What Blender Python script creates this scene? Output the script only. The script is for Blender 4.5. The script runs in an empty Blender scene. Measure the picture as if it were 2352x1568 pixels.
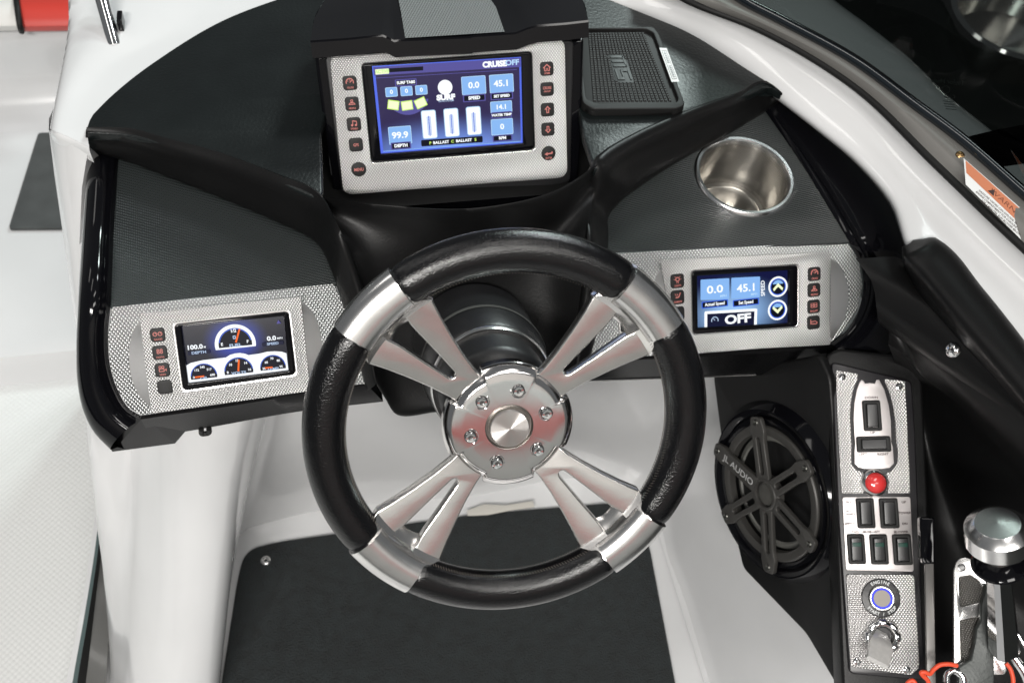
import bpy, bmesh, math, random
from mathutils import Vector, Matrix
from mathutils.geometry import tessellate_polygon
random.seed(7)
R = math.radians
SC = bpy.context.scene
COL = SC.collection

# ------------------------------------------------------------------ camera
F = 2250.0                       # focal length for a picture 2352 wide
AX = Matrix(((.979, .105, -.175), (-.1897, .784, -.5911), (.0751, .6118, .7874)))   # camera -> world
_x = Vector(AX[0]).normalized(); _z = Vector(AX[2]); _z = (_z - _x * _x.dot(_z)).normalized(); _y = _z.cross(_x)
AX = Matrix((_x, _y, _z))
EYE = Vector((0, 0, 1.49))
cd = bpy.data.cameras.new('camera')
cam = bpy.data.objects.new('camera', cd); COL.objects.link(cam)
cam.matrix_world = Matrix.Translation(EYE) @ AX.to_4x4()
cd.sensor_width = 36; cd.lens = 36 * F / 2352
cd.clip_start = .02; cd.clip_end = 100
cd.dof.use_dof = True; cd.dof.focus_distance = .93; cd.dof.aperture_fstop = 9
SC.camera = cam

# ------------------------------------------------------------------ hall light
w = bpy.data.worlds.new('World'); SC.world = w; w.use_nodes = True
w.node_tree.nodes['Background'].inputs[0].default_value = (.93, .97, 1, 1)
w.node_tree.nodes['Background'].inputs[1].default_value = .13
def lamp(name, loc, aim, sx, sy, power, col=(1, .97, .93)):
    l = bpy.data.lights.new(name, 'AREA'); l.shape = 'RECTANGLE'; l.size = sx; l.size_y = sy
    l.energy = power; l.color = col
    o = bpy.data.objects.new(name, l); COL.objects.link(o)
    o.location = loc
    o.rotation_euler = (Vector(aim) - Vector(loc)).to_track_quat('-Z', 'Y').to_euler()
    return o
lamp('hall_and_fill_lamp', (1.75, 3.6, 3.05), (.3, .7, .7), .6, .6, 60, (.86, 1, .97))
lamp('hall_and_fill_lamp', (1.72, 2.2, 3.5), (.5, .7, .7), .55, .45, 28, (.93, .97, 1))
lamp('hall_and_fill_lamp', (-.9, 1.2, 3.6), (.1, .7, .5), 1.3, .35, 6)
lamp('hall_and_fill_lamp', (.5, .05, 3.5), (.1, .6, .5), 1.0, .3, 10)
lamp('hall_and_fill_lamp', (-2.4, 2.6, 3.4), (-.3, 1.2, .3), 1.2, .6, 7)
lamp('hall_and_fill_lamp', (-.8, -1.6, 2.85), (.2, .8, .3), 1.3, .3, 88)
lamp('hall_and_fill_lamp', (.65, -1.35, 3.3), (.4, .5, .6), 1.3, .4, 24)
lamp('hall_and_fill_lamp', (0, -4.3, 4.6), (0, -6.5, 2.2), 5.5, .5, 120)  # added lamp, only brightens the unseen back wall that the metal mirrors
SC.view_settings.view_transform = 'Standard'; SC.view_settings.look = 'None'
SC.view_settings.exposure = .10; SC.view_settings.gamma = 1

# ------------------------------------------------------------------ where a point of the photograph stands
def ray(px, py): return AX @ Vector(((px - 1176) / F, -(py - 784) / F, -1))
def D(px, py, d): return EYE + ray(px, py) * d
def H(px, py, z):
    r = ray(px, py); return EYE + r * ((z - EYE.z) / r.z)
def PL(px, py, p0, n):
    r = ray(px, py); return EYE + r * (n.dot(p0 - EYE) / n.dot(r))
class Frame:
    """a plane: origin, u, v, n"""
    def __init__(s, o, n, udir=(1, 0, 0)):
        s.o = Vector(o); s.n = Vector(n).normalized(); u = Vector(udir)
        s.u = (u - s.n * s.n.dot(u)).normalized(); s.v = s.n.cross(s.u)
        s.m = Matrix((s.u, s.v, s.n)).transposed().to_4x4(); s.m.translation = s.o
        s.d = -(AX.transposed() @ (s.o - EYE)).z; s.px = s.d / F
    def uv(s, px, py, z=0):
        p = PL(px, py, s.o + s.n * z, s.n) - s.o
        return (p.dot(s.u), p.dot(s.v))
    def q(s, pts, z=0): return [s.uv(a, b, z) for a, b in pts]
    def w(s, px, py, z=0): return PL(px, py, s.o + s.n * z, s.n)
def sheet(ox, oy, k): return lambda x, y: (ox + x * k, oy + y * k)
c_main = sheet(679.9, 0, .3281); c_tl = sheet(0, 0, .35165); c_tr = sheet(1286.25, 0, .45313)
c_l = sheet(303.2, 670.7, .19532); c_r = sheet(1506.75, 569.6, .21094)
c_a = sheet(1874.25, 826.9, .19915); c_b = sheet(1874.25, 1120.9, .28125)
c_s = sheet(1635.4, 918.75, .26948); c_t = sheet(2113.1, 1120.9, .2854)
c_bl = sheet(0, 790.1, .49633); c_m = sheet(661.5, 496.1, .5861); c_rw = sheet(1304.6, 514.5, .35156)
def S(c, *pts): return [c(*p) for p in pts]

# ------------------------------------------------------------------ materials
MATS = {}
def mat(name, col, rough=.5, metal=0, coat=0, spec=.5, emit=None, es=1, bump=None, var=0, vscale=8, aniso=0, tangent=None, alpha=None):
    if name in MATS: return MATS[name]
    m = bpy.data.materials.new(name); m.use_nodes = True; MATS[name] = m
    nt = m.node_tree; b = nt.nodes['Principled BSDF']
    b.inputs['Base Color'].default_value = (*col, 1); b.inputs['Roughness'].default_value = rough
    b.inputs['Metallic'].default_value = metal; b.inputs['Coat Weight'].default_value = coat
    b.inputs['Coat Roughness'].default_value = .05
    b.inputs['Specular IOR Level'].default_value = spec
    if emit: b.inputs['Emission Color'].default_value = (*emit, 1); b.inputs['Emission Strength'].default_value = es
    if aniso:
        b.inputs['Anisotropic'].default_value = aniso
        if tangent:
            b.inputs['Anisotropic Rotation'].default_value = .25 if name == 'brushed_steel' else 0
            t = nt.nodes.new('ShaderNodeTangent'); t.direction_type = 'RADIAL'; t.axis = tangent
            nt.links.new(t.outputs[0], b.inputs['Tangent'])
    tc = nt.nodes.new('ShaderNodeTexCoord')
    if var:
        n = nt.nodes.new('ShaderNodeTexNoise'); n.inputs['Scale'].default_value = vscale; n.inputs['Detail'].default_value = 5
        nt.links.new(tc.outputs['Object'], n.inputs['Vector'])
        mr = nt.nodes.new('ShaderNodeMapRange'); mr.inputs[1].default_value = .3; mr.inputs[2].default_value = .7
        mr.inputs[3].default_value = 1 - var; mr.inputs[4].default_value = 1 + var
        nt.links.new(n.outputs[0], mr.inputs[0])
        mx = nt.nodes.new('ShaderNodeVectorMath'); mx.operation = 'SCALE'; mx.inputs[0].default_value = col
        nt.links.new(mr.outputs[0], mx.inputs['Scale']); nt.links.new(mx.outputs[0], b.inputs['Base Color'])
        rr = nt.nodes.new('ShaderNodeMapRange'); rr.inputs[1].default_value = .3; rr.inputs[2].default_value = .7
        rr.inputs[3].default_value = rough * (1 - var * .5); rr.inputs[4].default_value = min(1, rough * (1 + var * .5))
        nt.links.new(n.outputs[0], rr.inputs[0]); nt.links.new(rr.outputs[0], b.inputs['Roughness'])
    if bump:
        kind, scale, strength, dist = bump
        bp = nt.nodes.new('ShaderNodeBump'); bp.inputs['Strength'].default_value = strength; bp.inputs['Distance'].default_value = dist
        if kind == 'noise':
            n = nt.nodes.new('ShaderNodeTexNoise'); n.inputs['Scale'].default_value = scale; n.inputs['Detail'].default_value = 4
            nt.links.new(tc.outputs['Object'], n.inputs['Vector']); h = n.outputs[0]
        elif kind == 'grain':
            n = nt.nodes.new('ShaderNodeTexVoronoi'); n.inputs['Scale'].default_value = scale; n.feature = 'F1'
            nt.links.new(tc.outputs['Object'], n.inputs['Vector']); h = n.outputs[0]
        elif kind in ('knurl', 'weave', 'dots'):
            sp = nt.nodes.new('ShaderNodeSeparateXYZ'); nt.links.new(tc.outputs['Object'], sp.inputs[0])
            def M2(op, a, b_=None):
                k = nt.nodes.new('ShaderNodeMath'); k.operation = op
                for i, v in enumerate((a, b_)):
                    if v is None: continue
                    if isinstance(v, (int, float)): k.inputs[i].default_value = v
                    else: nt.links.new(v, k.inputs[i])
                return k.outputs[0]
            X, Y = sp.outputs[0], sp.outputs[1]
            if kind == 'knurl':
                a = M2('ADD', M2('MULTIPLY', X, scale), M2('MULTIPLY', Y, scale * .75))
                c = M2('SUBTRACT', M2('MULTIPLY', X, scale), M2('MULTIPLY', Y, scale * .75))
                h = M2('MULTIPLY', M2('ABSOLUTE', M2('SINE', a)), M2('ABSOLUTE', M2('SINE', c)))
            elif kind == 'dots':
                h = M2('MULTIPLY', M2('SINE', M2('MULTIPLY', X, scale)), M2('SINE', M2('MULTIPLY', Y, scale)))
            else:
                a = M2('ADD', M2('MULTIPLY', X, scale * .45), M2('MULTIPLY', Y, scale))
                st = M2('SINE', M2('MULTIPLY', X, scale * 1.7))
                h = M2('ADD', M2('MULTIPLY', M2('SINE', a), .7), M2('MULTIPLY', M2('SINE', M2('ADD', a, M2('MULTIPLY', X, scale * 1.6))), .5))
        nt.links.new(h, bp.inputs['Height']); nt.links.new(bp.outputs[0], b.inputs['Normal'])
        if kind in ('knurl', 'weave'):
            mr = nt.nodes.new('ShaderNodeMapRange')
            lo, hi = ((0, .8) if kind == 'knurl' else (-1, 1)); mr.inputs[1].default_value = lo; mr.inputs[2].default_value = hi
            mr.inputs[3].default_value = .55; mr.inputs[4].default_value = 1.15  # shade put into the colour: hollows of the pattern darker, ridges lighter
            nt.links.new(h, mr.inputs[0])
            mx = nt.nodes.new('ShaderNodeVectorMath'); mx.operation = 'SCALE'; mx.inputs[0].default_value = col
            nt.links.new(mr.outputs[0], mx.inputs['Scale']); nt.links.new(mx.outputs[0], b.inputs['Base Color'])
    return m
def emis(name, col, st=1):
    return mat(name, (0, 0, 0), .4, emit=col, es=st * .92, spec=.1)
GEL = mat('white_gelcoat', (.68, .685, .69), .22, coat=.7, var=.03, vscale=7)
GELT = mat('textured_gelcoat', (.72, .73, .72), .45, bump=('dots', 620, .3, .0012), var=.02, vscale=2)
PAD = mat('green_black_vinyl', (.0042, .0062, .0064), .36, spec=.42, bump=('noise', 260, .45, .0009), var=.16, vscale=14)
ROLL = mat('soft_black_vinyl', (.0055, .0055, .0057), .40, spec=.22, bump=('noise', 420, .3, .0005), var=.08, vscale=20)
WEAVE = mat('woven_vinyl', (.032, .038, .038), .31, bump=('weave', 1750, .8, .0007))
KNURL = mat('knurled_aluminium', (.62, .63, .63), .34, 1, bump=('knurl', 840, .65, .0011))
KNURF = mat('fine_knurled_aluminium', (.62, .615, .61), .34, 1, bump=('knurl', 1060, .6, .0008))
GLOSS = mat('gloss_black', (.003, .003, .004), .08, spec=.27)
SATIN = mat('satin_black', (.012, .012, .013), .38, bump=('noise', 300, .15, .001))
ALU = mat('brushed_aluminium', (.78, .77, .76), .24, 1, var=.05, vscale=60)
ALUC = mat('cast_aluminium', (.80, .78, .76), .21, 1, bump=('noise', 500, .06, .0006), var=.04, vscale=40)
TURN = mat('turned_aluminium', (.80, .78, .77), .12, 1, aniso=.45, tangent='Z')
CHROME = mat('polished_steel', (.82, .82, .82), .07, 1)
STEEL = mat('brushed_steel', (.66, .645, .62), .22, 1, aniso=.85, tangent='Z')
LEATH = mat('gloss_leather', (.0025, .0025, .003), .17, spec=.5, bump=('noise', 640, .75, .0005))
RUB = mat('black_rubber', (.008, .008, .008), .55, spec=.35)
CARPET = mat('charcoal_carpet', (.018, .022, .023), .85, bump=('noise', 420, .9, .004), var=.45, vscale=70)
GREYM = mat('grey_floor_mat', (.065, .07, .07), .8, bump=('noise', 500, .6, .003), var=.2, vscale=25)
REDV = mat('red_vinyl', (.62, .05, .035), .4, coat=.2)
WHITEV = mat('white_vinyl', (.78, .77, .74), .45)
WHITEP = mat('white_print', (.7, .72, .72), .5)
DARKP = mat('dark_print', (.05, .03, .03), .5)
PINKP = mat('pink_reflection_aluminium', (.60, .565, .56), .42, .85, var=.03, vscale=120)  # pink cast of red reflections put into the base colour
SPECK = mat('speckled_black', (.03, .03, .034), .6, bump=('noise', 900, 1, .002), var=.8, vscale=700)
SPKG = mat('speaker_grey', (.05, .048, .045), .42, .3)
CONE = mat('speaker_cone', (.13, .13, .12), .5)
LIP = mat('lip_black', (.004, .004, .0045), .22, spec=.2)
PLAIN = mat('smooth_aluminium', (.92, .91, .90), .48, 1)
REDL = mat('red_lens', (.65, .04, .04), .2, coat=1)
CORD = mat('red_cord', (.75, .08, .03), .5)
GREENL = mat('green_lens', (.01, .055, .04), .4, spec=.3)
STITCH = mat('grey_stitch', (.13, .115, .10), .6)
TAPE = mat('beige_tape', (.58, .56, .51), .5)
SCREENB = mat('screen_black', (.006, .006, .008), .12, coat=1)
def glassmat():
    m = bpy.data.materials.new('tinted_glass'); m.use_nodes = True; nt = m.node_tree; nt.nodes.clear()
    o = nt.nodes.new('ShaderNodeOutputMaterial'); t = nt.nodes.new('ShaderNodeBsdfTransparent'); g = nt.nodes.new('ShaderNodeBsdfGlossy')
    t.inputs[0].default_value = (.13, .14, .135, 1); g.inputs['Roughness'].default_value = .02
    f = nt.nodes.new('ShaderNodeFresnel'); f.inputs[0].default_value = 1.5
    x = nt.nodes.new('ShaderNodeMixShader'); nt.links.new(f.outputs[0], x.inputs[0]); nt.links.new(t.outputs[0], x.inputs[1])
    nt.links.new(g.outputs[0], x.inputs[2]); nt.links.new(x.outputs[0], o.inputs[0]); return m
GLASS = glassmat()

# ------------------------------------------------------------------ building helpers
def tag(o, label=None, cat=None, group=None, kind=None):
    if label: o['label'] = label
    if cat: o['category'] = cat
    if group: o['group'] = group
    if kind: o['kind'] = kind
    return o
XF = {}
def thing(name, label, cat, m=None, group=None):
    o = bpy.data.objects.new(name, None); COL.objects.link(o); o.empty_display_size = .02
    if m is None: m = Matrix.Identity(4)
    if isinstance(m, Frame): m = m.m
    o.matrix_world = m; XF[o.name] = m.copy()
    return tag(o, label, cat, group)
def link(name, me, material, parent=None, smooth=True, angle=35):
    if material is not None and not me.materials:
        me.materials.append(material)
    if smooth:
        me.shade_smooth(); me.set_sharp_from_angle(angle=R(angle))
    o = bpy.data.objects.new(name, me); COL.objects.link(o)
    if parent is not None:
        o.parent = parent; XF[o.name] = XF[parent.name]
    else: XF[o.name] = Matrix.Identity(4)
    return o
def mesh(name, vs, fs, material, parent=None, world=True, smooth=True, angle=35):
    """vs in world coordinates (or the parent's when world=False)"""
    if parent is not None and world:
        inv = XF[parent.name].inverted(); vs = [inv @ Vector(v) for v in vs]
    me = bpy.data.meshes.new(name); me.from_pydata([tuple(v) for v in vs], [], fs)
    bm = bmesh.new(); bm.from_mesh(me); bmesh.ops.remove_doubles(bm, verts=bm.verts, dist=1e-6)
    bmesh.ops.recalc_face_normals(bm, faces=bm.faces); bm.to_mesh(me); bm.free()
    return link(name, me, material, parent, smooth, angle)
def cat_rom(pts, n, closed=False):
    P = [Vector(p) for p in pts]
    if len(P) == 2 and not closed: return [P[0].lerp(P[1], i / (n - 1)) for i in range(n)]
    L = [0]
    seq = P + [P[0]] if closed else P
    for a, b in zip(seq, seq[1:]): L.append(L[-1] + (b - a).length)
    out = []
    for i in range(n):
        t = L[-1] * i / (n if closed else n - 1)
        k = 0
        while k < len(seq) - 2 and L[k + 1] < t: k += 1
        s = (t - L[k]) / max(1e-9, L[k + 1] - L[k]); s = min(1, max(0, s))
        if closed:
            m = len(P); p0, p1, p2, p3 = P[(k - 1) % m], P[k % m], P[(k + 1) % m], P[(k + 2) % m]
        else:
            p1, p2 = seq[k], seq[k + 1]
            p0 = seq[k - 1] if k > 0 else p1 * 2 - p2
            p3 = seq[k + 2] if k + 2 < len(seq) else p2 * 2 - p1
        # centripetal-ish tangents
        d1 = max(1e-9, (p2 - p1).length); d0 = max(1e-9, (p1 - p0).length); d2 = max(1e-9, (p3 - p2).length)
        m1 = ((p2 - p1) / d1 * d0 + (p1 - p0) / d0 * d1) / (d0 + d1) * d1
        m2 = ((p3 - p2) / d2 * d1 + (p2 - p1) / d1 * d2) / (d1 + d2) * d1
        s2, s3 = s * s, s * s * s
        out.append(p1 * (2 * s3 - 3 * s2 + 1) + m1 * (s3 - 2 * s2 + s) + p2 * (-2 * s3 + 3 * s2) + m2 * (s3 - s2))
    return out
def loft(name, rows, n, material, parent=None, cross=0, angle=35, smooth_rows=True, close=False):
    """surface through several world polylines; cross>0 smooths across them too"""
    G = [cat_rom(r, n) if smooth_rows else [Vector(p) for p in r] for r in rows]
    n = len(G[0])
    if cross:
        cols = [cat_rom([g[i] for g in G], cross, close) for i in range(n)]
        G = [[cols[i][j] for i in range(n)] for j in range(cross)]
    vs = [p for g in G for p in g]; fs = []
    m = len(G)
    for j in range(m if close else m - 1):
        for i in range(n - 1):
            a = j * n + i; b = ((j + 1) % m) * n + i
            fs.append((a, a + 1, b + 1, b))
    return mesh(name, vs, fs, material, parent, angle=angle)
def poly2(pts): return [(p[0], p[1]) for p in pts]
def rrect(cx, cy, w_, h, r, k=5, rot=0):
    r = min(r, w_ / 2 - 1e-6, h / 2 - 1e-6); o = []
    for sx, sy, a0 in ((1, 1, 0), (-1, 1, 90), (-1, -1, 180), (1, -1, 270)):
        for i in range(k + 1):
            a = R(a0 + 90 * i / k); o.append((sx * (w_ / 2 - r) + r * math.cos(a), sy * (h / 2 - r) + r * math.sin(a)))
    c, s = math.cos(rot), math.sin(rot)
    return [(cx + x * c - y * s, cy + x * s + y * c) for x, y in o]
def rpoly(pts, r, k=5):
    """round the corners of a 2-D polygon"""
    o = []; n = len(pts)
    rr = r if isinstance(r, (list, tuple)) else [r] * n
    for i in range(n):
        p = Vector(pts[i]); a = (Vector(pts[i - 1]) - p); b = (Vector(pts[(i + 1) % n]) - p)
        d = min(rr[i], a.length * .48, b.length * .48)
        if d < 1e-6: o.append(tuple(p)); continue
        A = p + a.normalized() * d; B = p + b.normalized() * d
        for j in range(k + 1):
            t = j / k; o.append(tuple(A * (1 - t) ** 2 + p * 2 * t * (1 - t) + B * t * t))
    return o
def circ(cx, cy, r, n=48, a0=0, a1=360):
    full = abs(a1 - a0) >= 360
    return [(cx + r * math.cos(R(a0 + (a1 - a0) * i / (n if full else n - 1))), cy + r * math.sin(R(a0 + (a1 - a0) * i / (n if full else n - 1)))) for i in range(n)]
def smooth2(pts, n=60, closed=True): return [(p.x, p.y) for p in cat_rom([Vector((a, b, 0)) for a, b in pts], n, closed)]
def plate(name, outs, z0, z1, material, parent, bevel=.0006, res=2, shear=None, angle=30):
    """flat piece with rounded edges and holes, outlines in the parent's u,v"""
    c = bpy.data.curves.new(name, 'CURVE'); c.dimensions = '2D'; c.fill_mode = 'BOTH'
    t = (z1 - z0) / 2; bevel = min(bevel, t * .98)
    c.extrude = t - bevel; c.bevel_depth = bevel; c.bevel_resolution = res; c.offset = -bevel
    if not isinstance(outs[0][0], (tuple, list)): outs = [outs]
    for pts in outs:
        s = c.splines.new('POLY'); s.points.add(len(pts) - 1)
        for i, p in enumerate(pts): s.points[i].co = (p[0], p[1], 0, 1)
        s.use_cyclic_u = True
    o = bpy.data.objects.new(name, c); me = bpy.data.meshes.new_from_object(o)
    bpy.data.objects.remove(o); bpy.data.curves.remove(c); me.materials.clear()
    for v in me.vertices:
        v.co.z += (z0 + z1) / 2
        if shear: v.co.z += shear(v.co.x, v.co.y)
    me.name = name
    bm = bmesh.new(); bm.from_mesh(me); bmesh.ops.remove_doubles(bm, verts=bm.verts, dist=1e-6)
    bmesh.ops.recalc_face_normals(bm, faces=bm.faces); bm.to_mesh(me); bm.free()
    return link(name, me, material, parent, True, angle)
def lathe(name, prof, material, parent, n=64, loc=(0, 0, 0), rot=None, angle=35, a0=0, a1=360):
    """prof: (radius, z) turned about the parent's z"""
    vs = []; fs = []; m = len(prof); full = abs(a1 - a0) >= 360
    T = Matrix.Translation(loc) @ (rot.to_4x4() if rot else Matrix.Identity(4))
    cols = n if full else n + 1
    for i in range(cols):
        a = R(a0 + (a1 - a0) * i / n)
        for r_, z in prof: vs.append(T @ Vector((r_ * math.cos(a), r_ * math.sin(a), z)))
    for i in range(n):
        for j in range(m - 1):
            a = i * m + j; b = ((i + 1) % cols) * m + j
            fs.append((a, b, b + 1, a + 1))
    return mesh(name, vs, fs, material, parent, world=False, angle=angle)
def tube(name, pts, r_, material, parent, n=12, world=True, res=None, flat=1, closed=False):
    P = cat_rom(pts, res or len(pts) * 6, closed); vs = []; fs = []; N = len(P)
    up = None
    for i, p in enumerate(P):
        t = (P[(i + 1) % N if closed else min(N - 1, i + 1)] - P[(i - 1) % N if closed else max(0, i - 1)]).normalized()
        if up is None: up = t.orthogonal().normalized()
        up = (up - t * up.dot(t)).normalized(); s = t.cross(up)
        rr = r_(i / (N - 1)) if callable(r_) else r_
        for k in range(n):
            a = 2 * math.pi * k / n; vs.append(p + (up * math.cos(a) * flat + s * math.sin(a)) * rr)
    for i in range(N if closed else N - 1):
        for k in range(n): fs.append((i * n + k, i * n + (k + 1) % n, ((i + 1) % N) * n + (k + 1) % n, ((i + 1) % N) * n + k))
    if not closed:
        fs.append(tuple(range(n))); fs.append(tuple((N - 1) * n + k for k in reversed(range(n))))
    return mesh(name, vs, fs, material, parent, world=world)
def box(name, c, s, material, parent, bevel=.001, rot=0):
    return plate(name, rrect(c[0], c[1], s[0], s[1], bevel * 1.2, 3, rot), c[2] - s[2] / 2, c[2] + s[2] / 2, material, parent, bevel)

class Print:
    """flat print or lit picture elements, all joined into one mesh lying on its surface"""
    def __init__(s, parent, z, step=.00006, px=None):
        s.p = parent; s.z = z; s.step = step; s.vs = []; s.fs = []; s.mi = []; s.mats = []
    def _m(s, m):
        if m not in s.mats: s.mats.append(m)
        return s.mats.index(m)
    def poly(s, pts, m, lift=True, holes=()):
        z = s.z; k = len(s.vs); L = [[Vector((a, b, 0)) for a, b in pts]] + [[Vector((a, b, 0)) for a, b in h] for h in holes]
        tri = tessellate_polygon(L)
        for l in L: s.vs += [(p.x, p.y, z) for p in l]
        for t in tri: s.fs.append(tuple(k + i for i in t)); s.mi.append(s._m(m))
        if lift: s.z += s.step
    def rect(s, cx, cy, w_, h, m, r=0, rot=0): s.poly(rrect(cx, cy, w_, h, max(r, 1e-5), 3, rot), m)
    def disc(s, cx, cy, r, m, n=32): s.poly(circ(cx, cy, r, n), m)
    def ring(s, cx, cy, r0, r1, m, a0=0, a1=360, n=40):
        if a1 - a0 >= 360: s.poly(circ(cx, cy, r1, n), m, holes=[circ(cx, cy, r0, n)])
        else: s.poly(circ(cx, cy, r1, n, a0, a1) + circ(cx, cy, r0, n, a0, a1)[::-1], m)
    def line(s, a, b, wd, m):
        a, b = Vector(a), Vector(b); d = (b - a).normalized(); o = Vector((-d.y, d.x)) * wd / 2
        s.poly([tuple(a + o), tuple(b + o), tuple(b - o), tuple(a - o)], m)
    def text(s, t, cx, cy, h, m, wide=1, rot=0, bold=.02, mirror=1):
        c = bpy.data.curves.new('t', 'FONT'); c.body = t; c.size = 1; c.align_x = 'CENTER'; c.align_y = 'CENTER'; c.offset = bold; c.resolution_u = 3
        o = bpy.data.objects.new('t', c); me = bpy.data.meshes.new_from_object(o)
        k = len(s.vs); ca, sa = math.cos(rot), math.sin(rot); g = h / .7
        for v in me.vertices:
            x, y = v.co.x * g * wide * mirror, (v.co.y) * g
            s.vs.append((cx + x * ca - y * sa, cy + x * sa + y * ca, s.z))
        for f in me.polygons: s.fs.append(tuple(k + i for i in f.vertices)); s.mi.append(s._m(m))
        s.z += s.step
        bpy.data.objects.remove(o); bpy.data.curves.remove(c); bpy.data.meshes.remove(me)
    def arctext(s, t, cx, cy, r, h, m, amid, cw=True, step=None):
        st = step or h * 1.05 / r
        n = len(t)
        for i, ch in enumerate(t):
            d = (i - (n - 1) / 2) * st
            if cw: a = R(amid) - d; s.text(ch, cx + r * math.cos(a), cy + r * math.sin(a), h, m, rot=a - math.pi / 2); s.z -= s.step
            else: a = R(amid) + d; s.text(ch, cx + r * math.cos(a), cy + r * math.sin(a), h, m, rot=a + math.pi / 2); s.z -= s.step
        s.z += s.step
    def done(s, name, label=None):
        me = bpy.data.meshes.new(name); me.from_pydata(s.vs, [], s.fs)
        for m in s.mats: me.materials.append(m)
        me.polygons.foreach_set('material_index', s.mi)
        me.update()
        bm = bmesh.new(); bm.from_mesh(me); bm.normal_update()
        for f in bm.faces:
            if f.normal.z < 0: f.normal_flip()
        bm.to_mesh(me); bm.free()
        o = link(name, me, None, s.p, False)
        if label: o['label'] = label
        return o

# ================================================================== THE SETTING
def sheet_z(name, pts, z, material, th=.02):
    P = [H(a, b, z) for a, b in pts]
    f = Frame((P[0].x, P[0].y, z), (0, 0, 1))
    o = plate(name, [(p.x - f.o.x, p.y - f.o.y) for p in P], -th, 0, material, None, .002); o.matrix_world = f.m
    return tag(o, kind='structure')
def quad_w(name, pts, material):
    return mesh(name, pts, [tuple(range(len(pts)))], material)
tag(quad_w('hall_floor', [(-8, -6, -.9), (9, -6, -.9), (9, 12, -.9), (-8, 12, -.9)], mat('hall_carpet', (.012, .014, .013), .8, var=.3)), kind='structure')
tag(quad_w('hall_reflector_wall', [(-7, -6.5, -.9), (8, -6.5, -.9), (8, -6.5, 5), (-7, -6.5, 5)], mat('reflector_wall_paint', (.6, .58, .56), .8, var=.08, vscale=.6)), kind='structure')  # unseen wall, added to give the bare metal a bright reflection
# cockpit sole and the white moulding round the footwell
tag(quad_w('floor', [(-2.2, -1.2, 0), (-.40, -1.2, 0), (-.40, 1.14, 0), (-2.2, 1.14, 0)], GELT), kind='structure')
tag(quad_w('footwell_floor', [(-.40, -1.2, -.002), (.80, -1.2, -.002), (.80, 1.14, -.002), (-.40, 1.14, -.002)], GEL), kind='structure')
V = Vector
def column(T, B, bul=0, k=5):
    T, B = V(T), V(B); return [T.lerp(B, i / (k - 1)) for i in range(k)]
cols = [(column(t, b) if not isinstance(t, list) else t) for t, b in [
    ((-.27, 1.12, .755), (-.42, 1.14, -.01)), ((-.268, 1.0, .755), (-.405, .95, -.01)), (tuple(H(114, 301, .752)), (-.383, .69, -.01)), (tuple(H(163, 318, .764)), (-.384, .61, -.01)), ([H(201, 335, .765), V((-.236, .91, .70)), V((-.266, .82, .50)), V((-.316, .69, .25)), V((-.374, .53, -.01))], 0), ([H(201, 335, .765) + V((.001, .014, -.02)), V((-.230, .92, .69)), V((-.260, .83, .50)), V((-.311, .69, .25)), V((-.370, .52, -.01))], 0),
    ((-.20, .90, .60), (-.345, .44, -.01)), ((-.16, .78, .58), (-.288, .42, -.01)), ((-.12, .77, .58), (-.262, .44, -.01)), ((-.06, .77, .6), (-.218, .64, -.01)),
    ((-.02, .79, .6), (-.19, .79, -.01)), ((.04, .80, .6), (-.12, .805, -.01)), ((.2, .80, .6), (.2, .80, -.01)), ((.45, .80, .6), (.42, .80, -.01)),
    ((.60, .78, .58), (.485, .77, -.01)), ((.66, .66, .5), (.50, .62, -.01)), ((.68, .45, .42), (.50, .42, -.01)), ((.69, .1, .35), (.50, .0, -.01))]]
tag(loft('footwell_wall', cols, 14, GEL, cross=90, angle=60), kind='structure')
# white side of the hull right of the footwell
tag(loft('hull_side', [[(.50, .85, .0), (.50, .3, .0)], [(.535, .85, .03), (.535, .3, .03)], [(.60, .85, .10), (.60, .3, .06)], [(.72, .85, .5), (.78, .3, .36)]], 6, GEL, cross=20), kind='structure')
# bow walkway: a step, the upper floor, the seat moulding beyond it
st = [[(-2.2, 1.14, 0), (-.40, 1.14, 0)], [(-2.2, 1.15, .015), (-.40, 1.15, .015)], [(-2.2, 1.165, .05), (-.40, 1.165, .05)], [(-2.2, 1.19, .06), (-.40, 1.19, .06)], [(-2.2, 1.86, .06), (-.30, 1.86, .06)]]
tag(loft('bow_floor', st, 4, GEL), kind='structure')
wl = [[(-2.2, 1.76, .06), (-.3, 1.76, .06)], [(-2.2, 1.80, .07), (-.3, 1.80, .07)], [(-2.2, 1.84, .12), (-.3, 1.84, .12)], [(-2.2, 1.86, .24), (-.3, 1.86, .24)], [(-2.2, 1.90, .27), (-.3, 1.90, .27)], [(-2.2, 2.0, .275), (-.3, 2.0, .275)]]
tag(loft('bow_wall', wl, 4, GEL, cross=24), kind='structure')
tag(loft('bow_side', [[(-.82, 1.9, .06), (-.86, 1.2, .06)], [(-.86, 1.9, .08), (-.9, 1.2, .08)], [(-.90, 1.9, .3), (-.95, 1.2, .3)]], 6, GEL, cross=14), kind='structure')
mt = Frame(H(80, 420, .06), (0, 0, 1))
o = plate('floor_mat', rpoly(mt.q([(90, 311), (330, 305), (330, 528), (22, 531)]), .008), 0, .008, GREYM, None, .002); o.matrix_world = mt.m
tag(o, 'grey ribbed floor mat on the white bow floor, left of the helm', 'floor mat')
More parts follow.
